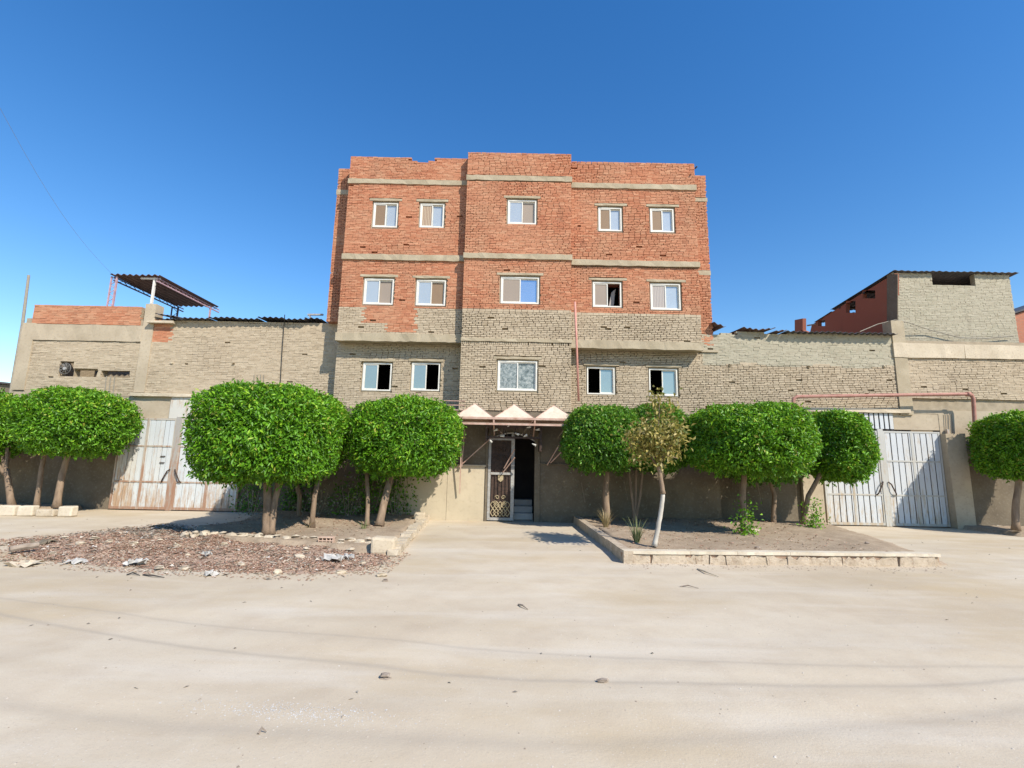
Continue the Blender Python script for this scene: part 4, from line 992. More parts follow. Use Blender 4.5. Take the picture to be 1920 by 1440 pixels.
while s < Lb - .05:
    e = min(Lb, s + rk.uniform(.9, 1.5)); b = MB(); pa, pb = k0 + db * (s + .003), k0 + db * (e - .003)
    w_ = -nb if nb.x < 0 else nb
    b.prism([pa, pb, pb + w_ * .15, pa + w_ * .15], (0, 0, KH - rk.uniform(.0, .015))); b.v = [(x + rk.uniform(-.006, .006), y, z) for (x, y, z) in b.v]
    b.build('side_slab', M['kerb'], kb); s = e
# stones of the left border
def stone(name, c, rx_, ry_, rz_, label, group, mat='stone', seed=0):
    b = MB(); b.rock(c, rx_, ry_, rz_, random.Random(seed)); return tag(b.build(name, M[mat]), label, 'stone', group)
ORD = ['first', 'second', 'third', 'fourth', 'fifth', 'sixth', 'seventh', 'eighth', 'ninth', 'tenth', 'eleventh', 'twelfth', 'thirteenth', 'fourteenth', 'fifteenth', 'sixteenth', 'seventeenth', 'eighteenth', 'nineteenth', 'twentieth', 'twenty-first', 'twenty-second', 'twenty-third']
rs_ = random.Random(12); border = []
for px in range(352, 700, 17):
    py = 1001 + (px - 352) * .052 + rs_.uniform(-2, 2); border.append((px, py))
for k, (px, py) in enumerate(border):
    c = G(px, py, .10); stone('border_stone', (c.x, c.y - .04, .09), rs_.uniform(.09, .16), rs_.uniform(.08, .13), rs_.uniform(.07, .11), ORD[k] + ' pale rough stone from the left in the row edging the left planting bed', 'stones edging the left bed', seed=k)
kl = thing('planter_kerb', (p0.x, p0.y, 0), 'broken pale kerb between the left planting bed and the entrance path', 'kerb'); s = 0; pv = Vector((p1.x, 12.9, 0)) - p0; Lp = pv.length; pv.normalize(); pn = Vector((pv.y, -pv.x, 0))
while s < Lp - .1:
    e = min(Lp, s + rk.uniform(.35, .7)); b = MB(); n = 4; pa, pb = p0 + pv * (s + .01), p0 + pv * (e - .01); top = rk.uniform(.09, .16)
    for k in range(n):
        u0, u1 = pa.lerp(pb, k / n), pa.lerp(pb, (k + 1) / n); b.prism([u0 - pn * .1, u1 - pn * .1, u1 + pn * .1, u0 + pn * .1], (0, 0, top + rk.uniform(-.02, .02)))
    b.v = [(x + rk.uniform(-.02, .02), y + rk.uniform(-.02, .02), z) for (x, y, z) in b.v]
    b.build('kerb_stone', M['stone'], kl); s = e
# large squarish block at the corner and at the wall
def block(name, c, sx_, sy_, sz_, mat, label, cat, rz=.2, j=.015, bev=.03):
    b = MB(); b.box(-sx_ / 2, sx_ / 2, -sy_ / 2, sy_ / 2, 0, sz_, j=j); ca, sa = math.cos(rz), math.sin(rz)
    b.v = [(c[0] + x * ca - y * sa, c[1] + x * sa + y * ca, c[2] + z) for (x, y, z) in b.v]
    o = b.build(name, M[mat]); md = o.modifiers.new('bevel', 'BEVEL'); md.width = bev; md.segments = 2; return tag(o, label, cat)
c = G(717, 1040); block('concrete_block', (c.x, c.y + .12, 0), .40, .30, .27, 'concrete_pale', 'large pale squared block at the corner of the left bed by the path', 'block', .12, .02, .04)
c = G(785, 985); block('concrete_block', (c.x - .02, c.y + .2, 0), .26, .26, .28, 'concrete_pale', 'small square block standing against the cladding by the path', 'block', .1)
for k, (px, w_, h, mt) in enumerate(((-30, 40, 20, 'cap'), (22, 38, 20, 'cap'), (62, 34, 19, 'cap'), (103, 40, 14, 'stone'), (145, 32, 20, 'cap'))):
    a, b2 = G(px - w_ / 2 + 18, 964), G(px + w_ / 2 + 16, 964)
    lab = ['white kerb block at the left edge of the photo', 'first whole white kerb block from the left edge', 'second whole white kerb block from the left edge', 'broken tan kerb stone in the white kerb row at left', 'rounded pale kerb stone ending the row by the rusty gate'][k]
    block('kerb_block', ((a.x + b2.x) / 2, yA - .02, 0), (b2.x - a.x) * .98, .2, .25 if mt == 'cap' else .17, mt, lab, 'kerb', 0.02, .012, .03)['group'] = 'white kerb blocks at left'
# low kerb at right edge
b = MB(); a, b2 = G(1808, 985), G(1960, 1000); b.limb([a, a.lerp(b2, .3) + Vector((0, 0, .03)), a.lerp(b2, .6), b2], [.05, .09, .08, .09], 6); tag(b.build('kerb_strip', M['cap']), 'low pale kerb strip under the tree at the right edge', 'kerb')

# ------------------------------------------------------------------ foliage
def leaves(centers, dirs, nrm, L, W, rng, fold=.25):
    n = len(centers); d = dirs / np.linalg.norm(dirs, axis=1)[:, None]
    s = np.cross(d, nrm); s /= (np.linalg.norm(s, axis=1)[:, None] + 1e-9); up = np.cross(s, d)
    L = L * rng.uniform(.65, 1.25, n)[:, None]; W = W * rng.uniform(.75, 1.25, n)[:, None]
    v = np.empty((n, 4, 3)); v[:, 0] = centers - d * L * .5; v[:, 2] = centers + d * L * .5 - up * L * .12
    v[:, 1] = centers + s * W * .5 + up * W * fold; v[:, 3] = centers - s * W * .5 + up * W * fold
    base = np.arange(n)[:, None] * 4
    t = np.concatenate([base + np.array([0, 1, 2]), base + np.array([0, 2, 3])], axis=1).reshape(-1, 3)
    return v.reshape(-1, 3), t
def lump(dirs, ph):
    x, y, z = dirs.T
    return (np.sin(5.1 * x + ph) * np.sin(4.3 * z + 1.3 * ph) + .7 * np.sin(8.3 * y + 2 * ph + 3 * x) * np.sin(7.1 * z + ph) + .5 * np.sin(13 * x + 11 * z + ph) * np.sin(12 * y)) * .5
def crown(c, rx_, ry_, rz_, n, L, W, mat, parent, seed, ex=2.7, flat=0.0, bottom=-1.0, lumpy=.06, thin=.42, holes=0.0, sprigs=0):
    rng = np.random.default_rng(seed)
    d = rng.normal(size=(n, 3)); d /= np.linalg.norm(d, axis=1)[:, None]
    q = (np.abs(d / 1.0) ** ex).sum(axis=1) ** (-1 / ex)            # superellipsoid of unit radius
    lp = lump(d, seed * 1.7)
    rr = 1 - thin * rng.random(n) ** 1.8
    stray = rng.random(n) < .035; rr[stray] = 1 + .07 * rng.random(stray.sum())
    rr *= 1 + lumpy * lp
    if holes:
        keep = ~((lump(d * 1.6, seed + 9.0) > 1 - holes) & (rr > .75)); d, q, rr, lp = d[keep], q[keep], rr[keep], lp[keep]; n = len(d)
    p = d * (q * rr)[:, None]
    k = p[:, 2] > bottom; p, d, lp = p[k], d[k], lp[k]; n = len(p)
    pts = p * np.array([rx_, ry_, rz_]) + np.array(c)
    out = d / np.array([rx_, ry_, rz_]); out /= np.linalg.norm(out, axis=1)[:, None]
    dirs = out * .55 + rng.normal(size=(n, 3)) * .6 + np.array([0, 0, -.22])
    nrm = out * .8 + rng.normal(size=(n, 3)) * .55 + np.array([0, 0, .35])
    if sprigs:
        sp, sdir = [], []
        for _ in range(sprigs):
            a = rng.uniform(0, 6.283); low = rng.random() < .65
            el = rng.uniform(-.95, -.55) if low else rng.uniform(.2, .95)
            u = np.array([math.cos(a) * math.sqrt(1 - el * el), math.sin(a) * math.sqrt(1 - el * el), el]); q0 = (np.abs(u) ** ex).sum() ** (-1 / ex)
            st = u * q0 * np.array([rx_, ry_, rz_]) * .97 + np.array(c); g = (u * .5 + np.array([0, 0, -.8 if low else .5]) + rng.normal(size=3) * .25); g /= np.linalg.norm(g); ln = rng.uniform(.06, .22 if low else .15)
            for k_ in range(int(ln / .018)):
                sp.append(st + g * .018 * k_ + rng.normal(size=3) * .02); sdir.append(g + rng.normal(size=3) * .7)
        sp, sdir = np.array(sp), np.array(sdir); pts = np.concatenate([pts, sp]); dirs = np.concatenate([dirs, sdir]); nrm = np.concatenate([nrm, rng.normal(size=sp.shape) + np.array([0, -.3, .5])])
        lp = np.concatenate([lp, np.zeros(len(sp))]); out = np.concatenate([out, np.tile([0, 0, -.5], (len(sp), 1))]); n = len(pts)
    v, t = leaves(pts, dirs, nrm, L, W, rng)
    # slow patches of young and old leaves over single leaf variation
    val = np.clip(.42 + .16 * lp + .25 * rng.normal(size=n), 0, 1)
    young = rng.random(n) < .05 * (1 + np.maximum(out[:, 2], 0) * 3); val[young] = rng.uniform(.9, 1.0, young.sum())
    return np_mesh('crown', v, t, mat, parent, np.repeat(val, 2))
def trunk(paths, parent, mat='bark', name='trunk'):
    b = MB()
    for pts, r0, r1 in paths:
        n = len(pts); fine = []; rad = []
        for i in range(n - 1):
            for k in range(4):
                t = k / 4; p = Vector(pts[i]).lerp(Vector(pts[i + 1]), t); fine.append(p + Vector((R.uniform(-1, 1), R.uniform(-1, 1), 0)) * r0 * .10); rad.append(r0 + (r1 - r0) * (i + t) / (n - 1))
        fine.append(Vector(pts[-1])); rad.append(r1); rad[0] *= 1.25
        b.limb(fine, rad, 9)
    return b.build(name, M[mat], parent, smooth=True)
def tree(label, box, Y, depth, stems, n, seed, mat='leaf', base=None, lumpy=.10, ex=2.7, L=.097, W=.037, cat='tree', group='clipped round trees', holes=0.0, name='clipped_tree', bark='bark', limbs=True, thin=.42):
    x0, y0, x1, y1 = box; cx, cy = (x0 + x1) / 2, (y0 + y1) / 2
    def fit(m0, m1, cy_, b):
        lo, hi = .05, 4.0
        for _ in range(40):
            a = (lo + hi) / 2; t0 = math.sqrt(a * a + m0 * m0 * b * b); t1 = math.sqrt(a * a + m1 * m1 * b * b)
            if t0 + t1 < (m1 - m0) * cy_: lo = a
            else: hi = a
        return m0 * cy_ + t0, a
    be = depth * (1.12 if ex > 2.8 else 1.06)
    X_, rx_ = fit(P(x0, cy, 1.0).x, P(x1, cy, 1.0).x, Y, be); Z_, rz_ = fit(P(cx, y1, 1.0).z - EYE, P(cx, y0, 1.0).z - EYE, Y, be * .9)
    c = Vector((X_, Y, Z_ + EYE))
    bs = base if base else stems_list(stems)[0][0][0]
    tr = thing(name, (bs[0], bs[1], bs[2]), label, cat, group)
    crown(c, rx_ * .945, depth, rz_ * .965, int(n * 1.65), L, W, M[mat], tr, seed, ex, lumpy=lumpy, holes=holes, thin=thin, sprigs=int(110 * rx_))
    paths = []
    for (pts, r0, r1) in stems_list(stems): paths.append((pts, r0, r1))
    if limbs:
        for (pts, r0, r1) in list(paths):
            top = Vector(pts[-1])
            for k in range(4):
                a = R.uniform(0, 6.28); e = Vector((c.x + math.cos(a) * rx_ * .65, c.y + math.sin(a) * depth * .65, c.z + rz_ * R.uniform(-.1, .6)))
                paths.append(([top - Vector((0, 0, .12)), top.lerp(e, .5) + Vector((0, 0, .08)), e], r1 * .8, r1 * .25))
    trunk(paths, tr, bark)
    return tr, c
def stems_list(st):
    return [st] if isinstance(st[1], float) else st
def pz(px, py, Y): return tuple(P(px, py, Y))
def ps(px, py, z, Y=None): return tuple(G(px, py, z))

# far left pair, close to the workshop wall
ya = 12.7
tree('clipped round tree cut off by the left edge', (-190, 726, 66, 866), ya + .1, 1.1, ((pz(22, 952, ya), pz(12, 880, ya)), .08, .06), 17000, 2)
tree('clipped round tree left of the rusty gate', (20, 729, 259, 857), ya, 1.12, [((pz(68, 952, ya), pz(76, 890, ya), pz(84, 845, ya)), .06, .05), ((pz(106, 952, ya - .1), pz(116, 890, ya), pz(130, 845, ya)), .085, .06)], 21000, 3)
yb_ = 9.75
tree('largest clipped tree, in front of the tan wall right of the rusty gate', (360, 723, 640, 906), yb_, 1.4, [((ps(500, 1002, .12), pz(503, 940, 9.5), pz(500, 885, yb_)), .085, .07), ((ps(508, 1002, .12), pz(514, 950, 9.5), pz(526, 885, yb_)), .07, .055)], 27000, 4, ex=3.5)
tree('clipped tree almost hidden behind the largest one, close to the wall', (450, 756, 628, 906), 12.3, 1.1, ((pz(560, 985, 12.3), pz(562, 930, 12.3), pz(550, 880, 12.3)), .06, .05), 11000, 15, 'leaf_deep')
tree('smaller clipped tree showing at the right side of the largest one', (525, 740, 655, 890), 11.2, .95, ((ps(585, 990, .12), pz(590, 930, 10.4), pz(603, 870, 10.9)), .055, .045), 10000, 5)
yc_ = 11.6
tree('clipped round tree left of the entrance path', (654, 747, 868, 894), yc_, 1.2, [((ps(711, 986, .12), pz(722, 935, 11.1), pz(736, 875, yc_)), .09, .07), ((ps(688, 985, .12), pz(690, 930, 11.2), pz(686, 870, yc_)), .05, .04)], 20000, 6, ex=3.2)
# right side
tree('clipped round tree right of the entrance path', (1053, 760, 1203, 885), 11.8, 1.05, ((pz(1138, 985, 11.8), pz(1136, 930, 11.8), pz(1139, 860, 11.8)), .09, .065), 13000, 7, 'leaf_deep', ex=2.9)
tree('clipped round tree on three thin stems behind the yellowing tree', (1160, 757, 1300, 886), 12.0, .95, [((pz(1190, 980, 12), pz(1186, 940, 12), pz(1178, 870, 12)), .035, .028), ((pz(1190, 980, 12), pz(1192, 930, 12), pz(1193, 860, 12)), .035, .028), ((pz(1191, 980, 12), pz(1200, 930, 12), pz(1207, 865, 12)), .035, .028)], 11000, 8, 'leaf_deep', limbs=False)
tree('wide clipped tree between the yellowing tree and the pale gate', (1288, 759, 1524, 891), 10.6, 1.3, ((pz(1396, 1002, 10.6), pz(1392, 940, 10.6), pz(1396, 870, 10.6)), .075, .055), 21000, 9, ex=3.4)
tree('clipped tree almost hidden behind the wide one, close to the wall', (1330, 775, 1530, 905), 12.4, 1.05, ((pz(1450, 985, 12.4), pz(1452, 930, 12.4), pz(1440, 880, 12.4)), .06, .05), 11000, 16, 'leaf_deep')
tree('clipped round tree partly covering the pale gate', (1500, 769, 1642, 905), 12.1, 1.0, ((pz(1505, 985, 12.2), pz(1515, 930, 12.1), pz(1548, 870, 12.1)), .06, .05), 14000, 10)
tree('clipped round tree cut off by the right edge', (1820, 770, 2080, 904), 12.2, 1.25, ((pz(1905, 995, 12.2), pz(1905, 940, 12.2), pz(1915, 870, 12.2)), .08, .06), 20000, 12)
# yellowing young tree with limewashed stem
bt = G(1227, 1024, .17); Yy = bt.y
yt = thing('young_tree', tuple(bt), 'young tree with yellowing leaves and a whitewashed bent trunk in the right bed', 'tree')
def tip(px, py, dy): return P(px, py, Yy + dy)
rt = random.Random(8); tips = [tip(1236, 742, 0), tip(1246, 752, .05), tip(1228, 756, -.05), tip(1240, 770, .0), tip(1252, 768, .1)]
for k in range(40):
    a = rt.uniform(0, 6.28); u = math.sqrt(rt.random()); tips.append(tip(1230 + 46 * u * math.cos(a), 820 + 44 * u * math.sin(a), rt.uniform(-.5, .5) * math.sqrt(max(.05, 1 - u * u))))
rng_ = np.random.default_rng(77); CC = []; OO = []
for k, tp in enumerate(tips):
    m_ = 50 if k > 4 else 30; off = rng_.normal(size=(m_, 3)) * np.array([.105, .12, .10]); CC.append(np.array(tp) + off); OO.append(off)
CC = np.concatenate(CC); OO = np.concatenate(OO); m_ = len(CC)
v_, t_ = leaves(CC, OO * 4 + rng_.normal(size=(m_, 3)) * .6 + np.array([0, 0, -.2]), rng_.normal(size=(m_, 3)) * .5 + np.array([.2, -.3, .7]), .10, .046, rng_)
np_mesh('crown', v_, t_, M['leaf_yellow'], yt, np.repeat(np.clip(.46 + .26 * rng_.normal(size=m_), 0, 1), 2))
ctr = [bt, P(1234, 990, Yy), P(1241, 950, Yy), P(1243, 925, Yy)]
trunk([(ctr, .043, .036)], yt, 'bark_white'); trunk([([P(1243, 926, Yy), P(1239, 895, Yy), P(1232, 868, Yy)], .041, .032)] + [([P(1232, 872, Yy), P(1232 + dx * .5, 850 + dy * .4, Yy + e * .5), P(1232 + dx, 850 + dy, Yy + e)], .022, .006) for dx, dy, e in ((-50, -30, .2), (45, -30, -.2), (5, -105, 0), (-20, -60, .3), (25, -65, .2), (40, 10, .1))], yt, 'bark', 'branch')

# undergrowth and small plants
def clump(name, label, spots, n, L, W, mat, seed, cat='plant', spread=.12, parent=None, group=None):
    rng = np.random.default_rng(seed); C = []
    for (c, s, k) in spots:
        C.append(np.array(c) + rng.normal(size=(k, 3)) * np.array(s))
    C = np.concatenate(C); m = len(C)
    v, t = leaves(C, rng.normal(size=(m, 3)) + np.array([0, -.2, .2]), rng.normal(size=(m, 3)) * .6 + np.array([.3, -.5, .6]), L, W, rng)
    o = np_mesh(name, v, t, M[mat], parent, np.repeat(rng.random(m), 2))
    if parent is None: tag(o, label, cat, group)
    return o
# creeper on the dark wall behind the left trees
def plant(name, label, cat, base, stems, spots, L, W, mat, seed, group=None):
    th = thing(name, tuple(base), label, cat, group)
    if stems:
        b = MB()
        for (pts, r) in stems: b.limb(pts, r, 5)
        b.build('stem', M['stick'], th)
    clump('foliage', None, spots, 0, L, W, mat, seed, parent=th)
    return th
yw = 12.75
for k, (px, py, w_, cnt, lab) in enumerate(((480, 940, 30, 120, 'dusty shrub in the shade behind the trunk of the largest tree'), (600, 930, 28, 150, 'dusty shrub in the shade left of the leaning trunk'), (660, 935, 26, 150, 'dusty shrub in the shade nearest the leaning trunk of the left path tree'), (745, 955, 14, 60, 'sparse dusty sprig at the wall left of the entrance cladding'))):
    c = P(px, py, yw - .2); sp = [((c.x, yw - .3, .35), (w_ / 90, .18, .17), cnt), ((c.x + .1, yw - .1, .9), (w_ / 80, .1, .35), cnt // 3)]
    plant('shrub', lab, 'shrub', (c.x, yw - .3, .1), [([(c.x + dx * .3, yw - .3, .1), (c.x + dx, yw - .2, .7)], .008) for dx in (-.25, -.1, .05, .2)], sp, .075, .035, 'leaf_dusty', 60 + k, 'shrubs in the shade')
def ivy(label, px0, px1, py0, py1, Y, n, seed, mat='leaf_deep'):
    rng = np.random.default_rng(seed); a, b_ = P(px0, py0, Y), P(px1, py1, Y); th = thing('wall_creeper', (a.x * .5 + b_.x * .5, Y, 0), label, 'creeper')
    st_ = MB(); C = []
    for k in range(14):
        x = a.x + (b_.x - a.x) * rng.random(); top = b_.z + (a.z - b_.z) * rng.uniform(.5, 1); pts = [Vector((x, Y, .05))]; zz = .05
        while zz < top: zz += .2; pts.append(Vector((pts[-1].x + rng.normal() * .07, Y - rng.random() * .06, zz)))
        if len(pts) > 2: st_.limb(pts, .009, 5)
        for p in pts: C.append(np.array(p) + rng.normal(size=(n // 90, 3)) * np.array([.16, .05, .12]))
    st_.build('stem', M['stick'], th); C = np.concatenate(C); C = C[C[:, 2] > .03]; m = len(C)
    v, t = leaves(C, rng.normal(size=(m, 3)) + np.array([0, 0, -.5]), rng.normal(size=(m, 3)) * .45 + np.array([0, -1, .5]), .085, .05, rng)
    np_mesh('foliage', v, t, M[mat], th, np.repeat(rng.random(m), 2))
ivy('dark creeper covering the wall behind the largest clipped tree', 455, 640, 880, 965, 13.85, 1500, 5)
ivy('dark creeper covering the wall behind the left path tree', 640, 768, 880, 965, 12.9, 1500, 6)
c = P(655, 860, 11.4); plant('shrub', 'loose grey green sprig hanging between the two left clipped trees', 'shrub', (c.x, 11.4, c.z - .3), [([(c.x - .1, 11.4, c.z - .3), c, (c.x + .15, 11.3, c.z + .05)], .006)], [((c.x, 11.4, c.z), (.14, .08, .09), 70)], .075, .03, 'leaf_dusty', 70)
for k, (px, py, Y, lab) in enumerate(((1400, 975, 10.2, 'small leafy green bush at the foot of the wide clipped tree'), (1527, 968, 11.6, 'small green creeper at the pier left of the pale gate'))):
    c = P(px, py, Y); h = .30
    plant('bush', lab, 'bush', (c.x, Y, .12), [([(c.x, Y, .1), (c.x + dx, Y, .6)], .007) for dx in (-.06, .05)], [((c.x, Y, c.z), (.12, .1, .20), 240), ((c.x - .02, Y, c.z - .25), (.13, .1, .1), 120)], .07, .04, 'leaf', 80 + k)
for k, (px, py, lab) in enumerate(((1090, 905, 'dead leaves caught on the wall right of the door'), (1170, 900, 'twiggy leaves on the shaded wall behind the three stems'), (1420, 905, 'loose leaves hanging under the wide clipped tree'))):
    c = P(px, py, 12.6); plant('creeper', lab, 'creeper', tuple(c), [([c, c + Vector((.1, .05, -.5))], .005)], [(tuple(c), (.35, .1, .28), 34)], .06, .03, 'leaf_dusty', 90 + k)
def tuft(label, c, n, h, mat, seed, wd=.012, lean=.5, name='grass_tuft', cat='plant'):
    rng = random.Random(seed); V = []; T_ = []; RV = []
    for k in range(n):
        a = rng.uniform(0, 6.28); l = h * rng.uniform(.45, 1.1); ln = rng.uniform(.1, 1) * lean; dx, dy = math.cos(a), math.sin(a)
        b0 = Vector((c[0] + dx * .04, c[1] + dy * .04, c[2])); px_, py_ = -dy * wd, dx * wd; prev = None
        for i in range(5):
            t = i / 4; p = b0 + Vector((dx * l * ln * t ** 1.5, dy * l * ln * t ** 1.5, l * (t - .35 * ln * t * t))); ww = (1 - t * .92)
            V += [(p.x - px_ * ww, p.y - py_ * ww, p.z), (p.x + px_ * ww, p.y + py_ * ww, p.z)]; q = len(V)
            if i: T_ += [(q - 4, q - 3, q - 1), (q - 4, q - 1, q - 2)]; RV += [(k * .37) % 1] * 2
    o = np_mesh(name, np.array(V), np.array(T_), M[mat], None, np.array(RV)); return tag(o, label, cat)
c = G(1136, 990, .15); tuft('dry brown grass tuft by the kerb of the right bed', tuple(c), 110, .46, 'grass_dry', 1, .009, .75)
c = G(1194, 1018, .15); tuft('small green palm seedling beside the whitewashed trunk', tuple(c), 46, .50, 'grass_green', 2, .012, .6, 'palm_seedling')
c = G(682, 993, .12); tuft('small spiky weed under the left path tree', tuple(c), 16, .24, 'grass_green', 3, .012, .8, 'weed')
c = G(580, 990, .12); tuft('thin dry sprout at the foot of the smaller tree', tuple(c), 14, .2, 'grass_dry', 4, .010, .8, 'weed')
c = G(18, 950, .14); tuft('green weed on the kerb at the left edge', tuple(c), 18, .14, 'grass_green', 5, .012, .9, 'weed')

# ------------------------------------------------------------------ heap of leaf litter and rubbish
hp = [G(*p) for p in ((14, 1014), (150, 1000), (300, 985), (420, 1003), (560, 1008), (660, 1018), (735, 1040), (700, 1068), (600, 1080), (450, 1075), (330, 1070), (200, 1062), (80, 1052), (18, 1038))]
HP = [(p.x, p.y) for p in hp]
def inp(x, y):
    c = False; j = len(HP) - 1
    for i in range(len(HP)):
        if (HP[i][1] > y) != (HP[j][1] > y) and x < (HP[j][0] - HP[i][0]) * (y - HP[i][1]) / (HP[j][1] - HP[i][1]) + HP[i][0]: c = not c
        j = i
    return c
def edist(x, y):
    m = 9
    for i in range(len(HP)):
        a = Vector(HP[i]); b_ = Vector(HP[(i + 1) % len(HP)]); p = Vector((x, y)); t = max(0, min(1, (p - a).dot(b_ - a) / (b_ - a).length_squared)); m = min(m, (p - a.lerp(b_, t)).length)
    return m
def hz(x, y):
    d = edist(x, y) if inp(x, y) else -edist(x, y)
    s = max(0.0, min(1.0, (d + .05) / .75)); lump_ = .7 + .3 * math.sin(x * 2.9 + 1) * math.sin(y * 3.3) + .15 * math.sin(x * 7 + y * 5)
    return gh(x, y) - .01 + ((.12 if x < -4 else .09) * s * lump_ if d > -.05 else -.03)
X0, X1 = min(p[0] for p in HP), max(p[0] for p in HP); Y0, Y1 = min(p[1] for p in HP), max(p[1] for p in HP)
b = MB(); st = .09; nx_, ny_ = int((X1 - X0) / st) + 2, int((Y1 - Y0) / st) + 2
for j in range(ny_):
    for i in range(nx_):
        x, y = X0 + i * st, Y0 + j * st; b.v.append((x + R.uniform(-.02, .02), y + R.uniform(-.02, .02), hz(x, y) + R.uniform(-.012, .012)))
for j in range(ny_ - 1):
    for i in range(nx_ - 1):
        x, y = X0 + (i + .5) * st, Y0 + (j + .5) * st
        if inp(x, y):
            a = j * nx_ + i; b.f.append((a, a + 1, a + nx_ + 1, a + nx_)); b.m.append(0)
tag(b.build('litter_heap', M['mound']), 'flat heap of reddish dead leaves and rubbish at the roadside', 'litter', kind='stuff')
def scatter(n, seed, dens):
    rng = np.random.default_rng(seed); out = []
    while len(out) < n:
        x, y = rng.uniform(X0 - .3, X1 + .3), rng.uniform(Y0 - .3, Y1 + .3)
        if inp(x, y) or (edist(x, y) < .3 and rng.random() < .25):
            if dens(x, y) > rng.random(): out.append((x, y, max(hz(x, y), gh(x, y)) + rng.uniform(.002, .016)))
    return np.array(out), rng
def flakes(n, seed, L, W, mat, name, label, dens=lambda x, y: 1, flat=.22):
    C, rng = scatter(n, seed, dens); m = len(C)
    d = rng.normal(size=(m, 3)) * np.array([1, 1, .25]); d[:, 2] *= .5; nr = rng.normal(size=(m, 3)) * flat + np.array([0, 0, 1])
    v, t = leaves(C, d, nr, L, W, rng, .3); o = np_mesh(name, v, t, M[mat], None, np.repeat(rng.random(m), 2)); return tag(o, label, 'litter', kind='stuff')
flakes(26000, 31, .046, .016, 'litter', 'dead_leaves', 'reddish brown dead leaves strewn over the roadside heap', lambda x, y: .25 + .75 * (.5 + .5 * math.sin(x * 2.3 + 1.1 * math.sin(y * 3)) * math.sin(y * 2.9 + x)))
gp = G(290, 1000)
flakes(1500, 32, .16, .022, 'litter_grey', 'dead_twigs', 'grey dry twigs and bark on the left part of the heap', lambda x, y: math.exp(-((x - gp.x) ** 2 / 1.2 + (y - gp.y) ** 2 / .5)) + .04, .6)
flakes(260, 33, .085, .05, 'scrap', 'paper_litter', 'faded paper and plastic scraps mixed into the roadside heap', lambda x, y: 1, .3)
flakes(500, 34, .20, .012, 'litter_grey', 'straw_litter', 'dry stalks lying across the roadside heap', lambda x, y: 1, .5)
# single pieces of rubbish
def scrap(name, label, px, py, w_, mat, seed, cat, lift=.04, group=None):
    rng = random.Random(seed); c = G(px, py, .1); c.z = max(hz(c.x, c.y), gh(c.x, c.y)) + lift; n = 5; b = MB()
    for j in range(n + 1):
        for i in range(n + 1):
            b.v.append((c.x + (i / n - .5) * w_ + rng.uniform(-.03, .03), c.y + (j / n - .5) * w_ * .7 + rng.uniform(-.03, .03), c.z + rng.uniform(-.03, .055)))
    for j in range(n):
        for i in range(n): a = j * (n + 1) + i; b.f.append((a, a + 1, a + n + 2, a + n + 1)); b.m.append(0)
    o = b.build(name, M[mat]); md = o.modifiers.new('thickness', 'SOLIDIFY'); md.thickness = .004; return tag(o, label, cat, group)
scrap('plastic_bag', 'crumpled grey white plastic bag on the right end of the heap', 625, 1046, .30, 'bag', 1, 'bag')
scrap('plastic_bag', 'small bright white scrap right of the crumpled bag on the heap', 653, 1043, .14, 'bag', 2, 'bag')
scrap('plastic_bag', 'white torn bag in the middle of the litter heap', 256, 1048, .24, 'bag', 3, 'bag')
scrap('foam_sheet', 'thin white foam strip on the front of the heap at left', 145, 1042, .26, 'bag', 4, 'foam', .02)
scrap('paper_sheet', 'pale paper sheet lying at the left end of the heap', 45, 1045, .36, 'stone', 5, 'paper', .02)
scrap('paper_scrap', 'white scrap near the middle front of the heap', 388, 1038, .12, 'bag', 6, 'paper', .03)
scrap('paper_scrap', 'small white scrap at the front edge of the heap', 398, 1064, .14, 'bag', 8, 'paper', .02)
scrap('cardboard', 'grey cardboard flap at the upper left of the heap', 86, 1012, .3, 'plaster_grey_shaded', 7, 'cardboard', .03)
rs3 = random.Random(44)
spots = [(120, 1008), (150, 1014), (176, 1010), (205, 1018), (250, 1022), (300, 1012), (330, 1022), (352, 1035), (420, 1022), (455, 1050), (500, 1030), (520, 1062), (560, 1040), (346, 1054), (100, 1030), (230, 1040), (680, 1046), (640, 1062), (574, 1025), (300, 1055), (716, 1066), (660, 1024)]
for k, (px, py) in enumerate(sorted(spots)):
    c = G(px, py, .1); z = max(hz(c.x, c.y), 0); s_ = rs3.uniform(.03, .075)
    b = MB(); b.rock((c.x, c.y, z + s_ * .4), s_ * rs3.uniform(1, 1.7), s_, s_ * .6, rs3); tag(b.build('rubble_chunk', M['stone' if k % 3 else 'concrete_pale']), 'small pale rubble chunk in the litter heap, ' + ORD[k] + ' such chunk from the left', 'rubble', 'rubble in the litter heap')
# broken hollow brick
c = G(612, 1018, .1); hb_ = thing('hollow_brick', (c.x, c.y, .08), 'broken pink hollow brick on the soil behind the litter heap', 'brick')
b = MB()
for z in (0, .055, .11): b.box(c.x - .13, c.x + .13, c.y - .06, c.y + .06, .08 + z, .08 + z + .018, j=.004)
for x in (-.13, -.06, .01, .075, .118): b.box(c.x + x, c.x + x + .012, c.y - .055, c.y + .06, .09, .2, j=.002)
b.build('shell', M['tile_red'], hb_); b = MB(); b.box(c.x - .125, c.x + .125, c.y + .0, c.y + .055, .09, .2); b.build('core', M['kerb_back'], hb_)
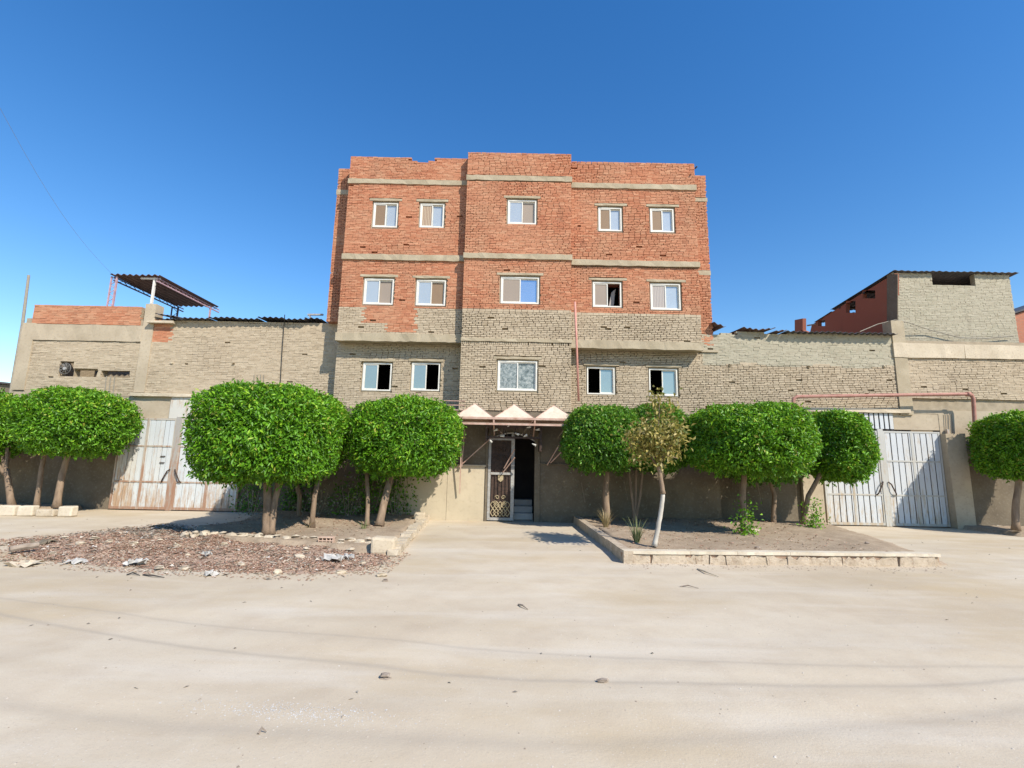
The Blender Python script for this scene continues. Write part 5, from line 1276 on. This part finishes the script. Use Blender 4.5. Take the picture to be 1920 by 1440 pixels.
# plank and sticks
c0, c1 = G(18, 1030, .08), G(72, 1022, .1); b = MB(); b.limb([c0, c0.lerp(c1, .5) + Vector((0, 0, .01)), c1], [.045, .05, .045], 8); tag(b.build('log', M['stick']), 'weathered pole lying at the left end of the litter heap', 'log')
def stick(label, pts, r, name='stick', mat='stick'):
    q = [G(px, py, 0) for px, py in pts]; q = [Vector((p.x, p.y, gh(p.x, p.y) + r * .8 + (.02 if i % 2 else 0))) for i, p in enumerate(q)]
    b = MB(); b.limb(q, [r] * (len(q) - 1) + [r * .4], 5); return tag(b.build(name, M[mat]), label, 'stick')
stick('dark dry twig on the road in front of the heap, left piece', [(237, 1080), (248, 1079), (262, 1081)], .010, mat='cable')
stick('dark dry twig on the road in front of the heap, right piece', [(268, 1080), (285, 1083), (308, 1084)], .010, mat='cable')
stick('pale bent stick in front of the right kerb', [(1308, 1069), (1325, 1078), (1348, 1083)], .012, mat='stone')
stick('short dark twig in the middle of the road', [(972, 1134), (980, 1139), (990, 1143)], .010)
stick('dark curled twig in the left foreground', [(484, 1379), (490, 1374), (499, 1375)], .008)
stick('dry twig at the foot of the right kerb', [(1275, 1099), (1290, 1100), (1310, 1103)], .008)
rs4 = random.Random(9)
for (px, py, lab, s_) in ((720, 1273, 'small grey lump on the road near the middle foreground', .035), (1131, 1277, 'small dark lump on the road in the right foreground', .028), (722, 1090, 'small dark stone on the road near the heap corner', .03), (1410, 1000, 'pale stone on the soil by the small bush', .09), (1625, 1018, 'small dark clod on the slumping side of the right bed', .035), (1421, 1030, 'small dark clod near the kerb cap of the right bed', .03)):
    c = G(px, py, .15 if 990 < py < 1035 and px > 1300 else 0); zz = zR(c.x, c.y) if px > 1300 and py < 1040 else gh(c.x, c.y)
    b = MB(); b.rock((c.x, c.y, zz + s_ * .35), s_ * 1.5, s_, s_ * .7, rs4, j=.35); tag(b.build('stone', M['stone' if s_ > .05 else 'stick']), lab, 'stone')
# pebbles, gravel and crumbs of the street
def grit(name, label, n, seed, area, smin, smax, mat):
    rng = np.random.default_rng(seed); C = area(rng, n); V = []; T_ = []
    cube = np.array([(-1, -.7, 0), (.8, -1, 0), (1, .8, 0), (-.7, 1, 0), (-.2, -.4, 1), (.4, .3, .9)]); tri = np.array([(0, 1, 4), (1, 5, 4), (1, 2, 5), (2, 3, 5), (3, 4, 5), (3, 0, 4)])
    a = rng.uniform(0, 6.28, n); s_ = smin + (smax - smin) * rng.random(n) ** 3
    ca, sa = np.cos(a), np.sin(a); X = cube[None, :, 0] * ca[:, None] - cube[None, :, 1] * sa[:, None]; Y_ = cube[None, :, 0] * sa[:, None] + cube[None, :, 1] * ca[:, None]
    Vv = np.stack([X, Y_, np.repeat(cube[None, :, 2], n, 0)], 2) * s_[:, None, None]; Vv[:, :, 2] *= .7
    zz = np.array([gh(x, y) for x, y in C]); Vv += np.concatenate([C, zz[:, None]], 1)[:, None, :]
    T2 = (np.arange(n)[:, None, None] * 6 + tri[None]).reshape(-1, 3)
    return tag(np_mesh(name, Vv.reshape(-1, 3), T2, M[mat], None, np.repeat(rng.random(n), 6)), label, 'gravel', kind='stuff')
def street(rng, n):
    y = 2.4 + 9 * rng.random(n) ** 1.3; x = rng.uniform(-1.15, 1.15, n) * (y + .6); return np.stack([x, y], 1)
M['grit'] = leaf_mat('grit', [(0, (.25, .20, .15)), (.4, (.42, .36, .28)), (.8, (.50, .44, .36)), (1, (.56, .51, .44))], .0, .95)
grit('pebbles', 'small pebbles and crumbs scattered over the sandy street', 2600, 51, street, .002, .009, 'grit')
ga_ = G(560, 1338)
def gpatch(rng, n):
    t = rng.normal(size=n); return np.stack([ga_.x + t * .34, ga_.y - t * .03 + rng.normal(size=n) * .06], 1)
M['soil_grit'] = leaf_mat('soil_grit', [(0, (.24, .18, .13)), (.6, (.38, .30, .22)), (1, (.50, .42, .32))], .0, .95)
M['grit_pale'] = leaf_mat('grit_pale', [(0, (.40, .37, .33)), (.6, (.47, .45, .41)), (1, (.53, .52, .50))], .0, .9)
grit('pale_gravel', 'patch of pale bluish gravel on the road in the left foreground', 1100, 52, gpatch, .002, .006, 'grit_pale')
def roadleaf(rng, n):
    y = 3.2 + 9 * rng.random(n) ** .8; x = rng.uniform(-1.05, 1.05, n) * (y + .6); return np.stack([x, y], 1)
def road_flakes(n, seed, L, W, mat, name, label):
    rng = np.random.default_rng(seed); C = roadleaf(rng, n); C = np.concatenate([C, np.array([[gh(x, y) + .006] for x, y in C])], 1)
    v, t = leaves(C, rng.normal(size=(n, 3)) * np.array([1, 1, .12]), rng.normal(size=(n, 3)) * .25 + np.array([0, 0, 1]), L, W, rng, .3)
    return tag(np_mesh(name, v, t, M[mat], None, np.repeat(rng.random(n), 2)), label, 'litter', kind='stuff')
road_flakes(110, 61, .04, .014, 'litter_grey', 'road_litter', 'scattered bits of dry leaf and twig on the sandy street')
def bed_flakes(n, seed, box, zf, name, label):
    rng = np.random.default_rng(seed); C = np.stack([rng.uniform(box[0], box[1], n), rng.uniform(box[2], box[3], n)], 1)
    C = np.concatenate([C, np.array([[max(0, zf(x, y)) + .012] for x, y in C])], 1)
    v, t = leaves(C, rng.normal(size=(n, 3)) * np.array([1, 1, .1]), rng.normal(size=(n, 3)) * .25 + np.array([0, 0, 1]), .055, .022, rng, .3)
    return tag(np_mesh(name, v, t, M['litter'], None, np.repeat(rng.random(n) * .9, 2)), label, 'litter', kind='stuff')
bed_flakes(700, 71, (2.1, 6.6, 8.25, 12.8), zR, 'fallen_leaves', 'fallen dry leaves on the soil of the right bed')
bed_flakes(600, 72, (-6.5, -2.6, 9.2, 12.8), zL, 'fallen_leaves', 'fallen dry leaves on the soil of the left bed')
def kerbfoot(rng, n):
    t = rng.random(n); x = k0.x + (k2.x - k0.x) * t; y = k0.y + (k2.y - k0.y) * t - np.abs(rng.normal(size=n)) * .22 - .02; return np.stack([x, y], 1)
grit('kerb_crumbs', 'crumbled mortar and grit along the foot of the right kerb', 800, 53, kerbfoot, .003, .018, 'soil_grit')

for o in bpy.data.objects:
    if '_base' in o: del o['_base']
